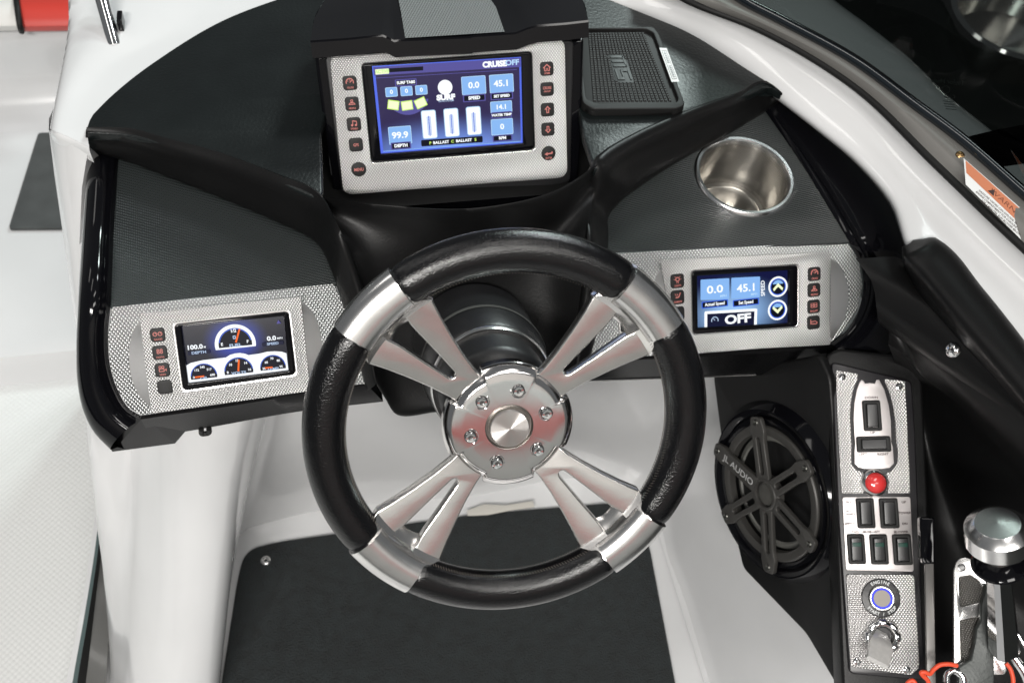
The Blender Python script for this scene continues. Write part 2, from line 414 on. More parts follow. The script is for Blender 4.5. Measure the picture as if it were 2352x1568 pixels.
# white moulding carrying the dashboard
def Hl(z, *p): return [H(a, b, z) for a, b in p]
g1 = Hl(.755, (114, 301), (128, 225), (141, 158), (156, 67), (156, -30))
gl = [[p + V((-.004, 0, -.06)) for p in g1], [p + V((-.001, 0, -.01)) for p in g1], g1,
      Hl(.768, (130, 303), (150, 210), (170, 140), (200, 67), (240, -30)),
      Hl(.766, (165, 318), (190, 230), (260, 150), (420, 60), (520, -40)),
      Hl(.766, (204, 338), (202, 290), (210, 269), (232, 246), (295, 189), (372, 133), (513, 49), (643, -1), (803, -47))]
tag(loft('dash_surround', gl, 50, GEL, cross=30), kind='structure')
fe = [g_[0] for g_ in gl[2:]]
tag(loft('surround_edge', [[p + V((0, .004, .0)) for p in fe], [p + V((0, -.001, -.002)) for p in fe], [p + V((0, -.0015, -.010)) for p in fe], [p + V((0, .0, -.022)) for p in fe]], 12, GEL, cross=8, angle=80), kind='structure')
def on_past(L_, k=260):
    (a, b), (c, d) = L_[-2], L_[-1]; n_ = math.hypot(c - a, d - b)
    return L_ + [(c + (c - a) / n_ * k, d + (d - b) / n_ * k)]
ga = [(1360, -40), (1395, -4), (1480, 28), (1576, 68), (1721, 159), (1792, 215), (1875, 281), (1966, 358), (2047, 453), (2098, 575), (2150, 640), (2260, 760), (2400, 900)]
ga = on_past(ga)
gb = [(1400, -60), (1440, -30), (1562, 28), (1694, 100), (1875, 217), (2056, 362), (2200, 490), (2420, 700)]
gb = on_past(gb)
gc = [(1480, -60), (1567, -4), (1739, 66), (1966, 202), (2147, 376), (2352, 571), (2440, 650)]
gc = on_past(gc)
tag(loft('gunwale', [Hl(.73, *[(x - 6, y + 14) for x, y in ga]), Hl(.768, *ga), Hl(.776, *[((x + p) / 2, (y + q_) / 2) for (x, y), (p, q_) in zip([(v.x, v.y) for v in cat_rom([V((a, b, 0)) for a, b in ga], 16)], [(v.x, v.y) for v in cat_rom([V((a, b, 0)) for a, b in gb], 16)])]), Hl(.782, *gb), Hl(.79, *[((x + p) / 2, (y + q_) / 2) for (x, y), (p, q_) in zip([(v.x, v.y) for v in cat_rom([V((a, b, 0)) for a, b in gb], 16)], [(v.x, v.y) for v in cat_rom([V((a, b, 0)) for a, b in gc], 16)])]), Hl(.81, *gc)], 60, GEL, cross=26, angle=60), kind='structure')
ge = [(1830, -60), (1875, -10), (1966, 59), (2057, 131), (2147, 217), (2256, 304), (2440, 470)]
ge = on_past(ge)
gd = [(1640, -60), (1700, -4), (1785, 41), (1966, 140), (2102, 240), (2206, 317), (2352, 444), (2440, 520)]
gd = on_past(gd)
tag(loft('side_deck', [Hl(.815, *gd), Hl(.80, *ge), Hl(.70, *[(x + 16, y + 6) for x, y in ge])], 40, GEL, cross=10), kind='structure')

# ================================================================== WINDSCREEN
ws = thing('windscreen', 'curved tinted windscreen in a black frame along the white gunwale', 'windscreen', Matrix.Translation(H(1966, 170, .8)))
loft('frame_band', [Hl(.812, *gc), Hl(.825, *[((a + c) / 2, (b + d) / 2) for (a, b), (c, d) in zip([(v.x, v.y) for v in cat_rom([V((a, b, 0)) for a, b in gc], 14)], [(v.x, v.y) for v in cat_rom([V((a, b, 0)) for a, b in gd], 14)])]), Hl(.822, *gd)], 50, mat('frame_grey', (.17, .165, .155), .35, .2), ws, cross=8)
tube('seal', Hl(.812, *gc), .0042, RUB, ws, res=50)
tube('rail', Hl(.828, *gd), .0062, mat('rail_black', (.006, .009, .012), .12, coat=1), ws, res=60)
rl = Hl(.83, *gd)
loft('pane', [rl, [p + V((.06, .04, .42)) for p in rl]], 50, GLASS, ws)
tag(loft('corner_panel', [[PL(a, b, rl[5] + V((.01, .01, 0)), V((-.75, -.62, .1)).normalized()) for a, b in ((2206, 318), (2290, 298), (2420, 275))], [PL(a, b, rl[5] + V((.01, .01, 0)), V((-.75, -.62, .1)).normalized()) for a, b in ((2282, 386), (2340, 378), (2420, 365))]], 6, GLOSS, ws), 'gloss black corner panel')
fw = Frame(H(2195, 190, .83) + V((.03, .02, .09)), V((-.62, -.76, .12)), (.7, -.7, 0))
fw = Frame(PL(2190, 195, rl[4] + V((.02, .015, .05)), V((-.66, -.74, .1)).normalized()), V((-.66, -.74, .1)), (.74, -.66, 0))
pw = Print(ws, 0)
inv = XF[ws.name].inverted()
wsx = Frame(fw.o, fw.n, fw.u)
et = thing('etched_mark', 'small mirror-written maker mark on the dark windscreen glass', 'glass mark', wsx)
XF[et.name] = wsx.m
pe = Print(et, 0)
EG = mat('etched_grey', (.20, .22, .21), .6)
k = wsx.px
def at(fr, c, x, y, z=0): return fr.uv(*c(x, y), z)
x, y = at(wsx, c_tr, 1965, 415); pe.text('Taylor Made', x, y, 10 * k, EG, rot=R(18), mirror=-1)
x, y = at(wsx, c_tr, 1955, 455); pe.ring(x, y, 8 * k, 10 * k, EG)
x, y = at(wsx, c_tr, 1975, 490); pe.text('CAD', x, y, 8 * k, EG, rot=R(18), mirror=-1)
for i in range(4):
    x, y = at(wsx, c_tr, 1968 + i * 5, 515 + i * 13); pe.rect(x, y, 24 * k, 1.5 * k, EG, rot=R(18))
pe.done('etching')
# bronze screw and label on the frame
bf = Frame(H(2205, 357, .826), (-.2, -.35, .9))
t = thing('frame_screw', 'bronze screw head in the windscreen frame above the warning label', 'screw', bf)
lathe('head', [(0, .0022), (.003, .002), (.0045, .001), (.005, 0)], mat('bronze', (.35, .22, .1), .3, 1), t, 20)
lf = Frame(H(2275, 450, .829), (-.1, -.3, .95))
lf = Frame(lf.o, lf.n, lf.w(2350, 487) - lf.w(2217, 369))
t = thing('warning_label', 'orange and white WARNING sticker on the windscreen frame at the right edge', 'sticker', lf)
plate('backing', lf.q([(2213, 364), (2420, 545), (2420, 625), (2218, 424)]), 0, .0004, WHITEP, t, .0001)
p = Print(t, .0006)
p.poly(lf.q([(2217, 369), (2420, 549), (2420, 588), (2219, 398)]), mat('label_orange', (.52, .19, .10), .5))
x, y = lf.uv(2320, 477); p.text('WARNING', x, y, 11.5 * lf.px, mat('label_brown', (.16, .05, .03)), wide=1.5, bold=.0)
x, y = lf.uv(2279, 441); p.poly([(x - 9 * lf.px, y - 7 * lf.px), (x + 9 * lf.px, y - 7 * lf.px), (x, y + 9 * lf.px)], DARKP)
for i, (tx, a, b) in enumerate([('GASOLINE VAPORS CAN EXPLODE. BEFORE STARTING', 2310, 493), ('ENGINE COMPARTMENT FOR GASOLINE OR VAPORS. OPERATE', 2314, 506), ('FOR 4 MINUTES. RUN BLOWER BELOW CRUISING SPEED', 2318, 519)]):
    x, y = lf.uv(a, b); p.text(tx, x, y, 5.0 * lf.px, DARKP, wide=.92, bold=.01)
p.done('lettering')
# steel cup added behind the glass, stands in for the cup holder's reflection
cf = Frame(H(2350, 28, .55), (-.05, -.1, 1))
t = thing('cup_holder', 'round steel cup behind the windscreen glass, standing in for a cup holder reflection', 'cup holder', cf, 'steel cup holders')
rr = 160 * cf.px
lathe('rim', [(rr * .94, -.002), (rr * .95, .003), (rr * .99, .004), (rr * 1.03, 0)], CHROME, t)
lathe('cup', [(0, -.08), (rr * .8, -.08), (rr * .88, -.06), (rr * .94, -.002)], STEEL, t)

# ================================================================== DASHBOARD
DP = V((0, .646, .656)); DN = V((0, -.743, .669)).normalized()
cA = PL(510, 678, DP, DN); cB = PL(1685, 570, DP, DN)
e = (cB - cA).normalized(); WN = V((0, -math.cos(R(83)), math.sin(R(83)))); WN = (WN - e * WN.dot(e)).normalized(); WP = (cA + cB) / 2
FD = Frame(DP, DN, (1, 0, 0)); FW = Frame(WP, WN, (1, 0, 0))
db = thing('dashboard', 'black padded dashboard with woven inserts and knurled aluminium plates', 'dashboard', Matrix.Translation((.15, .8, .7)))
def on(parent, fr):      # a child whose own frame is a plane
    def fix(o):
        o.matrix_parent_inverse = Matrix.Identity(4)
        o.matrix_basis = XF[parent.name].inverted() @ fr.m
        XF[o.name] = fr.m.copy(); return o
    return fix
# top pad
FP = Frame((.15, .95, .775), (0, 0, 1))
_c = lambda P_, n: [(v.x, v.y) for v in cat_rom([V((a, b, 0)) for a, b in P_], n)]
pad = [(200, 304)] + _c([(199, 290), (207, 268), (229, 243), (292, 186), (369, 130), (510, 46), (640, -4), (800, -50)], 44) + [(1150, -80), (1300, -50)] + _c([(1395, -4), (1480, 30), (1576, 70), (1721, 160), (1786, 201)], 24) + [(1796, 214)] + _c([(1766, 196), (1694, 227), (1576, 272), (1445, 331), (1374, 386)], 18) + [(1364, 392), (1362, 377), (1339, 312), (1320, 190), (760, 220), (738, 300), (742, 440), (731, 457)] + _c([(630, 412), (527, 373), (387, 334), (281, 308)], 14)
on(db, FP)(plate('top_pad', FP.q(pad), -.012, 0, PAD, db, .003))
def mid(A, B, n, off, t=.5, tp=0):
    A2, B2 = cat_rom(A, n), cat_rom(B, n); return [a.lerp(b, t) + off * (min(1, i / tp) if tp else 1) for i, (a, b) in enumerate(zip(A2, B2))]
# left padded roll
la = [FW.w(202, 341, 0), FW.w(288, 368), FW.w(400, 412), FW.w(527, 463), FW.w(640, 512), FW.w(721, 553)] + [FD.w(762, 625), FD.w(787, 701), FD.w(838, 885)]
lb = [H(a, b, .775) for a, b in ((199, 304), (281, 305), (387, 331), (527, 370), (630, 410), (728, 452))] + [FD.w(775, 530, .035), FD.w(822, 640, .025), FD.w(868, 880, .02)]
def ex(A, B, k=.14):   # last rows: edge slightly tucked
    return mid(A, B, 40, V((0, 0, 0)), k)
loft('padded_roll', [la, mid(la, lb, 40, V((0, -.006, .0)), .1), mid(la, lb, 40, V((0, -.006, .003)), .55), mid(la, lb, 40, V((0, -.002, .004)), .9), mid(la, lb, 40, V((0, .004, .002)), 1.03), mid(la, lb, 40, V((0, .012, -.008)), 1.06)], 60, ROLL, db, cross=16, angle=70)
ra = [FW.w(a, b) for a, b in ((1788, 240), (1748, 264), (1603, 345), (1530, 388), (1467, 431), (1425, 462), (1399, 490))] + [FW.w(1397, 540), FD.w(1395, 620), FD.w(1375, 740), FD.w(1350, 830)]
rb = [H(a, b, .775) for a, b in ((1797, 216), (1766, 192), (1694, 224), (1576, 269), (1445, 329), (1400, 356), (1370, 388))] + [FW.w(1356, 450, .03), FD.w(1353, 560, .03), FD.w(1340, 700, .025), FD.w(1320, 850, .02)]
loft('padded_roll', [ra, mid(ra, rb, 40, V((0, -.006, .0)), .1, 7), mid(ra, rb, 40, V((0, -.005, .003)), .55, 7), mid(ra, rb, 40, V((0, -.002, .004)), .9, 7), mid(ra, rb, 40, V((0, .004, .002)), 1.03, 7), mid(ra, rb, 40, V((0, .014, -.008)), 1.06, 7)], 60, ROLL, db, cross=16, angle=70)
# centre fascia below the display pod
f0 = [H(a, b, .775) for a, b in ((728, 452), (800, 466), (910, 478), (1090, 483), (1290, 438), (1372, 382))]
f1 = [H(a, b, .762) for a, b in ((735, 468), (800, 484), (910, 498), (1090, 504), (1290, 462), (1368, 402))]
f2 = [FD.w(780, 560, .022), FD.w(850, 585, .005), FD.w(915, 590, 0), FD.w(1100, 595, 0), FD.w(1280, 570, .004), FD.w(1352, 555, .026)]
f3 = [FD.w(822, 660, .02), FD.w(880, 740, -.005), FD.w(925, 760, -.01), FD.w(1100, 770, -.01), FD.w(1270, 750, -.005), FD.w(1340, 700, .02)]
f4 = [FD.w(866, 885, .015), FD.w(885, 915, .006), FD.w(908, 950, 0), FD.w(1005, 946, 0), FD.w(1232, 926, 0), FD.w(1320, 860, .015)]
f5 = [p + V((0, .06, -.01)) for p in f4]
f_1 = [p + V((0, .012, -.07)) for p in f0]
quad = [(-.03, .80, .70), (.40, .80, .70), (.40, 1.05, .70), (-.03, 1.05, .70)]
mesh('well_light_stop', quad, [(0, 1, 2, 3)], RUB, db)  # dark sheet added to stop light leaking up through the pod well
loft('centre_fascia', [f_1, f0, f1, f2, f3, f4, f5], 50, ROLL, db, cross=50, angle=70)
# woven inserts
on(db, FW)(plate('woven_insert', FW.q([(266, 352), (400, 395), (527, 448), (640, 498), (735, 548), (774, 653), (253, 706), (258, 560)]), -.004, 0, WEAVE, db, .001))
cup_c = FW.uv(1709, 405); cup_r = 116 * FW.px * (-(AX.transposed() @ (FW.w(1709, 405) - EYE)).z / FW.d)
on(db, FW)(plate('woven_insert', [FW.q([(1758, 245), (1603, 330), (1467, 416), (1390, 480), (1386, 588), (1953, 556), (1926, 505), (1838, 368)]), circ(*cup_c, cup_r * .95, 64)], -.004, 0, WEAVE, db, .001))
# knurled plates
on(db, FD)(plate('knurled_plate', FD.q([(257, 704), (766, 651), (793, 707), (845, 868), (838, 881), (699, 896), (326, 953), (296, 935), (272, 899), (254, 844), (248, 777)]), -.004, .001, KNURL, db, .0008))
on(db, FD)(plate('knurled_plate', FD.q([(1385, 583), (1948, 554), (1973, 602), (1981, 655), (1969, 711), (1937, 761), (1905, 788), (1596, 812), (1335, 824), (1375, 700)]), -.004, .001, KNURL, db, .0008))
# gloss trims
def plane_of(a, b, z=0, split=640): return (FW if b < split else FD).w(a, b, z)
li = [(272, 360), (262, 520), (254, 700), (248, 780), (255, 850), (273, 901), (297, 938), (328, 956)]
lo = [(203, 345), (190, 520), (179, 700), (175, 800), (178, 880), (190, 940), (214, 990), (253, 1031)]
Li = [plane_of(a, b, .001) for a, b in li]
Lo = [plane_of(a, b, -.012) for a, b in lo]
loft('gloss_trim', [Li, mid(Li, Lo, 30, V((0, -.003, .006)), .08), mid(Li, Lo, 30, V((0, -.001, .002)), .2), mid(Li, Lo, 30, V((0, -.004, .008)), .34), mid(Li, Lo, 30, V((0, -.006, .011)), .55), mid(Li, Lo, 30, V((0, -.005, .009)), .8), Lo, [p + V((.002, .014, -.02)) for p in Lo], [p + V((.004, .03, -.05)) for p in Lo]], 50, GLOSS, db, cross=40, angle=60)
# corner facet, underside lip
FU = Frame(FD.w(560, 925, 0) + V((0, .004, -.01)), V((0, -.97, -.1)), (1, 0, 0))
cf_ = [FD.w(328, 956, .001), FD.w(297, 938, .001), FD.w(272, 901, -.01), FD.w(190, 940, -.03)]
lipt = [FD.w(a, b, .0) for a, b in ((322, 954), (480, 931), (699, 897), (845, 878))]
lipb = [FU.w(a, b) for a, b in ((330, 1000), (424, 991), (692, 944), (880, 922))]
lipb[0] = FU.w(345, 1003)
loft('under_lip', [lipt, [p + V((0, -.002, -.004)) for p in lipt], lipb, [p + V((0, .05, -.004)) for p in lipb]], 30, LIP, db)
fc = [FD.w(328, 955, 0), FD.w(205, 960, -.028), FU.w(258, 1037), FU.w(400, 1019), FU.w(424, 991), FD.w(345, 953, 0)]
mesh('corner_facet', [FD.w(330, 956, .0005), FD.w(213, 962, -.026), FU.w(258, 1037), FU.w(402, 1018), FU.w(426, 990)] , [(0, 1, 2, 3), (0, 3, 4)], LIP, db, smooth=False)
ri = [(1754, 250), (1838, 372), (1922, 508), (1950, 555), (1975, 602), (1983, 655), (1971, 713), (1939, 764), (1905, 790)]
ro = [(1796, 222), (1878, 283), (1968, 359), (2047, 453), (2092, 560), (2112, 650), (2110, 730), (2070, 800), (1990, 850)]
Ri = [plane_of(a, b, .001, 560) for a, b in ri]
Ro = [plane_of(a, b, -.003, 560) for a, b in ro]
loft('gloss_trim', [Ri, mid(Ri, Ro, 30, V((0, -.003, .005)), .06), mid(Ri, Ro, 30, V((0, -.001, .001)), .14), mid(Ri, Ro, 30, V((-.001, -.002, .0050)), .3), mid(Ri, Ro, 30, V((-.001, -.002, .0075)), .5), mid(Ri, Ro, 30, V((-.001, -.002, .0070)), .75), Ro, [p + V((.004, .01, -.02)) for p in Ro], [p + V((.004, .01, -.06)) for p in Ro]], 50, GLOSS, db, cross=40, angle=60)
rt = [FD.w(a, b) for a, b in ((1325, 824), (1596, 811), (1905, 787), (1990, 770))]
FV = Frame(rt[0] + V((0, .004, -.01)), V((0, -.97, -.1)), (1, 0, 0))
rbm = [FV.w(a, b) for a, b in ((1325, 876), (1600, 866), (1740, 862), (1990, 850))]
loft('under_lip', [rt, [p + V((0, -.002, -.004)) for p in rt], rbm, [p + V((0, .06, -.004)) for p in rbm]], 30, LIP, db)
tube('edge_strip', [FV.w(1345, 875, .001), FV.w(1620, 865, .001), FV.w(1735, 861, .001)], .0012, ALU, db)
tube('clip', [FU.w(462, 985), FU.w(466, 996), FU.w(478, 994), FU.w(480, 984)], .003, RUB, db)

# ================================================================== CUP HOLDER
FC = Frame(FW.w(1709, 405), FW.n, (1, 0, 0))
t = thing('cup_holder', 'brushed steel cup holder sunk in the woven panel above the right gauge display', 'cup holder', FC, 'steel cup holders')
c = cup_r
lathe('rim', [(c * .885, -.004), (c * .895, .0015), (c * .92, .0040), (c * .97, .0044), (c * 1.005, .0028), (c * 1.022, 0)], mat('rim_steel', (.86, .86, .86), .2, 1), t, 96)
lathe('cup', [(c * .80, -.069), (c * .83, -.064), (c * .885, -.01), (c * .90, -.003)], STEEL, t, 96, angle=60)
lathe('cup_base', [(0.0001, -.066), (c * .2, -.0685), (c * .45, -.070), (c * .66, -.070), (c * .70, -.0675), (c * .74, -.070), (c * .80, -.069)], mat('shaded_base_steel', (.20, .19, .17), .3, 1), t, 96, angle=60)  # cup bottom in darker steel, the shade of the recess put into colour

# ================================================================== STEERING WHEEL
WO = D(1172, 986, .841); we, wa = R(34), R(-2.4)
wn = V((math.cos(we) * math.sin(wa), -math.cos(we) * math.cos(wa), math.sin(we)))
FWH = Frame(WO, wn, (1, 0, 0))
sw = thing('steering_wheel', 'four-spoke steering wheel with brushed aluminium spokes and black leather rim', 'steering wheel', FWH)
SP = [40.3, 131.7, 223.6, 311.5]; HW = 10.2
def rimseg(name, a0, a1, ra, rb_, material, n, parent, sq=1.0, R0=.1572, wob=0, caps=True):
    vs = []; fs = []; K = 28
    for i in range(n + 1):
        a = R(a0 + (a1 - a0) * i / n)
        e_ = min(i, n - i) / n * (a1 - a0)
        kk = 1
        if wob: kk = 1 - wob * math.exp(-e_ / 1.0)
        for k_ in range(K):
            b = 2 * math.pi * k_ / K; cb, sb = math.cos(b), math.sin(b)
            cb = math.copysign(abs(cb) ** sq, cb); sb = math.copysign(abs(sb) ** sq, sb)
            rad = R0 + ra * kk * cb; vs.append((rad * math.cos(a), rad * math.sin(a), rb_ * kk * sb))
    for i in range(n):
        for k_ in range(K): fs.append((i * K + k_, i * K + (k_ + 1) % K, (i + 1) * K + (k_ + 1) % K, (i + 1) * K + k_))
    fs.append(tuple(range(K))); fs.append(tuple(n * K + k_ for k_ in reversed(range(K))))
    return mesh(name, vs, fs, material, parent, world=False, angle=50)
for i in range(4):
    a0 = SP[i] + HW; a1 = (SP[(i + 1) % 4] + (360 if i == 3 else 0)) - HW
    g = rimseg('rim_grip', a0, a1, .0182, .0160, LEATH, 60, sw, wob=.10)
    # stitched seam round the inside of the rim
    vs = []; fs = []
    n = int((a1 - a0) / 1.05)
    for j in range(n):
        a = R(a0 + (a1 - a0) * (j + .5) / n)
        for sgn in (-1, 1):
            b = math.pi + .30 * sgn
            pts = []
            for (da, db_, h_) in ((-.0045, 0, .0001), (.0045, .17 * sgn, .0001), (.0052, .17 * sgn, .0008), (-.0038, 0, .0008), (-.0045, .02 * sgn, .0008), (.0045, .19 * sgn, .0008)):
                bb = b + db_; rad = .1572 + (.0184 + h_) * math.cos(bb)
                pts.append((rad * math.cos(a + da), rad * math.sin(a + da), (.0162 + h_) * math.sin(bb)))
            k_ = len(vs); vs += pts; fs += [(k_, k_ + 1, k_ + 2, k_ + 3), (k_ + 4, k_ + 5, k_ + 2, k_ + 3)]
    mesh('stitching', vs, fs, STITCH, sw, world=False, smooth=False).parent = g
# spokes
def rot2(p, a): return (p[0] * math.cos(a) - p[1] * math.sin(a), p[0] * math.sin(a) + p[1] * math.cos(a))
SLOPE = .15
def spz(r_): return -.0105 + SLOPE * (r_ - .05)
for i, a in enumerate(SP):
    ar = R(a)
    out_ = [(.0455, -.0150), (.0575, -.0162), (.075, -.0198), (.095, -.0252), (.115, -.0315), (.1300, -.0372), (.1355, -.0362), (.1440, -.0300), (.1580, -.0285), (.1600, 0)]
    outer = out_ + [(x, -y) for x, y in out_[:-1][::-1]]
    hole = [(.0690, -.0034), (.0665, -.0018), (.0665, .0018), (.0690, .0034), (.095, .0064), (.122, .0090), (.1290, .0106), (.1330, .0116), (.1440, .0116), (.1476, .0090), (.1482, 0), (.1476, -.0090), (.1440, -.0116), (.1330, -.0116), (.1290, -.0100), (.122, -.0090), (.095, -.0064)]
    T = lambda pts: [rot2(p_, ar) for p_ in pts]
    cx, sx = math.cos(ar), math.sin(ar)
    shear = lambda x, y, cx=cx, sx=sx: SLOPE * ((x * cx + y * sx) - .05)
    s_ = plate('spoke', [T(outer), T(rpoly(hole, .003, 3))], -.0220, -.0105, ALUC, sw, .0014, 3, shear, angle=28)
    tag(s_, ['upper right spoke', 'upper left spoke', 'lower left spoke', 'lower right spoke'][i])
    # rim clamp: polished block the spoke grows out of
    b_ = rimseg('rim_clamp', a - HW, a + HW, .0187, .0168, ALU, 16, sw, sq=.82)
    b_.parent = s_
    # sloping pocket floor between the prongs
    rows = []
    for (r_, hw_, z_) in ((.1510, .0120, .0125), (.1490, .0125, .0080), (.1450, .0125, spz(.145) - .001), (.1400, .0122, spz(.140) - .0045), (.1345, .0120, spz(.1345) - .0068), (.1300, .0112, spz(.130) - .0092), (.1275, .0100, spz(.1275) - .0125)):
        row = []
        for k_ in range(9):
            u_ = -1 + 2 * k_ / 8
            bow = (1 - u_ * u_)
            rr_ = r_ + (.0025 * bow if r_ < .135 else 0)
            p_ = rot2((rr_, hw_ * u_), ar); row.append((p_[0], p_[1], z_))
        rows.append(row)
    vs = [q for r__ in rows for q in r__]
    fs = [(j * 9 + k_, j * 9 + k_ + 1, (j + 1) * 9 + k_ + 1, (j + 1) * 9 + k_) for j in range(len(rows) - 1) for k_ in range(8)]
    m_ = mesh('pocket', vs, fs, ALUC, sw, world=False, angle=60); m_.parent = s_
    vs = []; fs = []
    sec = [(.1340, spz(.134) - .008, 16.2), (.1350, spz(.1350) + .0002, 16.0), (.1372, spz(.1372) + .0014, 15.0), (.1440, .0095, 11.4), (.1510, .0142, 10.7), (.1545, .0152, 10.5), (.1545, -.006, 10.5)]
    for sg in (-1, 1):
        for j in range(9):
            for (r_, z_, am_) in sec:
                lo_a = math.degrees(.0116 / r_); a_ = ar + sg * R(lo_a + (am_ - lo_a) * j / 8)
                vs.append((r_ * math.cos(a_), r_ * math.sin(a_), z_))
    ns = len(sec)
    for g_ in range(2):
        o0 = g_ * 9 * ns
        for j in range(8):
            for q_ in range(ns): fs.append((o0 + j * ns + q_, o0 + j * ns + (q_ + 1) % ns, o0 + (j + 1) * ns + (q_ + 1) % ns, o0 + (j + 1) * ns + q_))
        fs.append(tuple(o0 + q_ for q_ in range(ns))); fs.append(tuple(o0 + 8 * ns + q_ for q_ in reversed(range(ns))))
    m_ = mesh('shoulder', vs, fs, ALUC, sw, world=False, angle=38); m_.parent = s_
# hub
out = []
for i in range(240):
    a = i * 1.5
    d = min(abs((a - s + 180) % 360 - 180) for s in SP)
    wdt = 17.5
    t_ = min(1, max(0, (d - wdt) / 3.0)); t_ = t_ * t_ * (3 - 2 * t_)
    r_ = .0528 + (.0575 - .0528) * t_
    out.append((r_ * math.cos(R(a)), r_ * math.sin(R(a))))
slots = []
BA = [16, 74, 131, 188, 249, 315]
vs = []; fs = []
prof = [(0, -.021), (0, -.0120), (.0008, -.0105), (.0058, -.0062), (.0068, -.0056), (.0085, -.0052), (.018, -.0050), (None, -.0050), (None, -.0062)]
NP = len(prof)
for (x_, y_) in out:
    r_ = math.hypot(x_, y_)
    for q_, (ins_, z_) in enumerate(prof):
        rr_ = (.0212 if q_ == NP - 2 else .0206) if ins_ is None else r_ - ins_
        vs.append((x_ / r_ * rr_, y_ / r_ * rr_, z_))
for i in range(240):
    for q_ in range(NP - 1):
        fs.append((i * NP + q_, ((i + 1) % 240) * NP + q_, ((i + 1) % 240) * NP + q_ + 1, i * NP + q_ + 1))
hub = mesh('hub', vs, fs, TURN, sw, world=False, angle=24)
lathe('groove', [(.0178, -.0060), (.0184, -.0090), (.0200, -.0085), (.0213, -.0055)], mat('groove_metal', (.42, .40, .38), .3, 1), sw)
lathe('centre_cap', [(.00005, -.0008), (.0165, -.0016), (.0172, -.0022), (.0176, -.0034), (.0179, -.0062)], mat('spun_aluminium', (.82, .79, .76), .30, 1, aniso=.95, tangent='Z'), sw, 96, angle=20)
for a in BA:
    bx, by = .0345 * math.cos(R(a)), .0345 * math.sin(R(a))
    b = lathe('bolt', [(.0021, -.0036), (.0022, -.0021), (.0040, -.0019), (.0046, -.0024), (.0047, -.0045)], CHROME, sw, 24, (bx, by, 0))
    lathe('socket', [(.00003, -.0036), (.0021, -.0036)], mat('socket_dark', (.15, .15, .15), .3, 1), sw, 6, (bx, by, 0)).parent = b
    lathe('washer', [(.0047, -.00385), (.0054, -.0037)], mat('ring_dark', (.05, .05, .05), .4, .5), sw, 28, (bx, by, 0)).parent = b
    sa = R(a) + R(-28)
    arc = [(bx + .0066 * math.cos(sa + R(q)), by + .0066 * math.sin(sa + R(q))) for q in range(130, 300, 12)]
    tube('slot_edge', [(x_, y_, -.0040) for x_, y_ in arc], .00035, CHROME, sw, 6, world=False, res=24).parent = b
# steering column
co = thing('steering_column', 'ribbed black steering column hub with a pale metal ring behind the wheel', 'steering column', FWH)
lathe('collar', [(.0000, -.021), (.034, -.021), (.0385, -.023), (.040, -.028), (.040, -.062)], SPECK, co)
lathe('neck', [(.040, -.060), (.050, -.064), (.053, -.070), (.053, -.105), (.056, -.110)], SATIN, co, angle=50)
lathe('metal_ring', [(.0545, -.108), (.0575, -.106), (.0592, -.109), (.0592, -.1125), (.056, -.115)], ALU, co)
lathe('bell_housing', [(.0575, -.114), (.0605, -.118), (.0615, -.150), (.0640, -.156), (.0640, -.190), (.0655, -.24)], SATIN, co, angle=50)
lathe('clear_band', [(.0646, -.156), (.0652, -.160), (.0646, -.164)], mat('band_grey', (.09, .09, .085), .3), co)
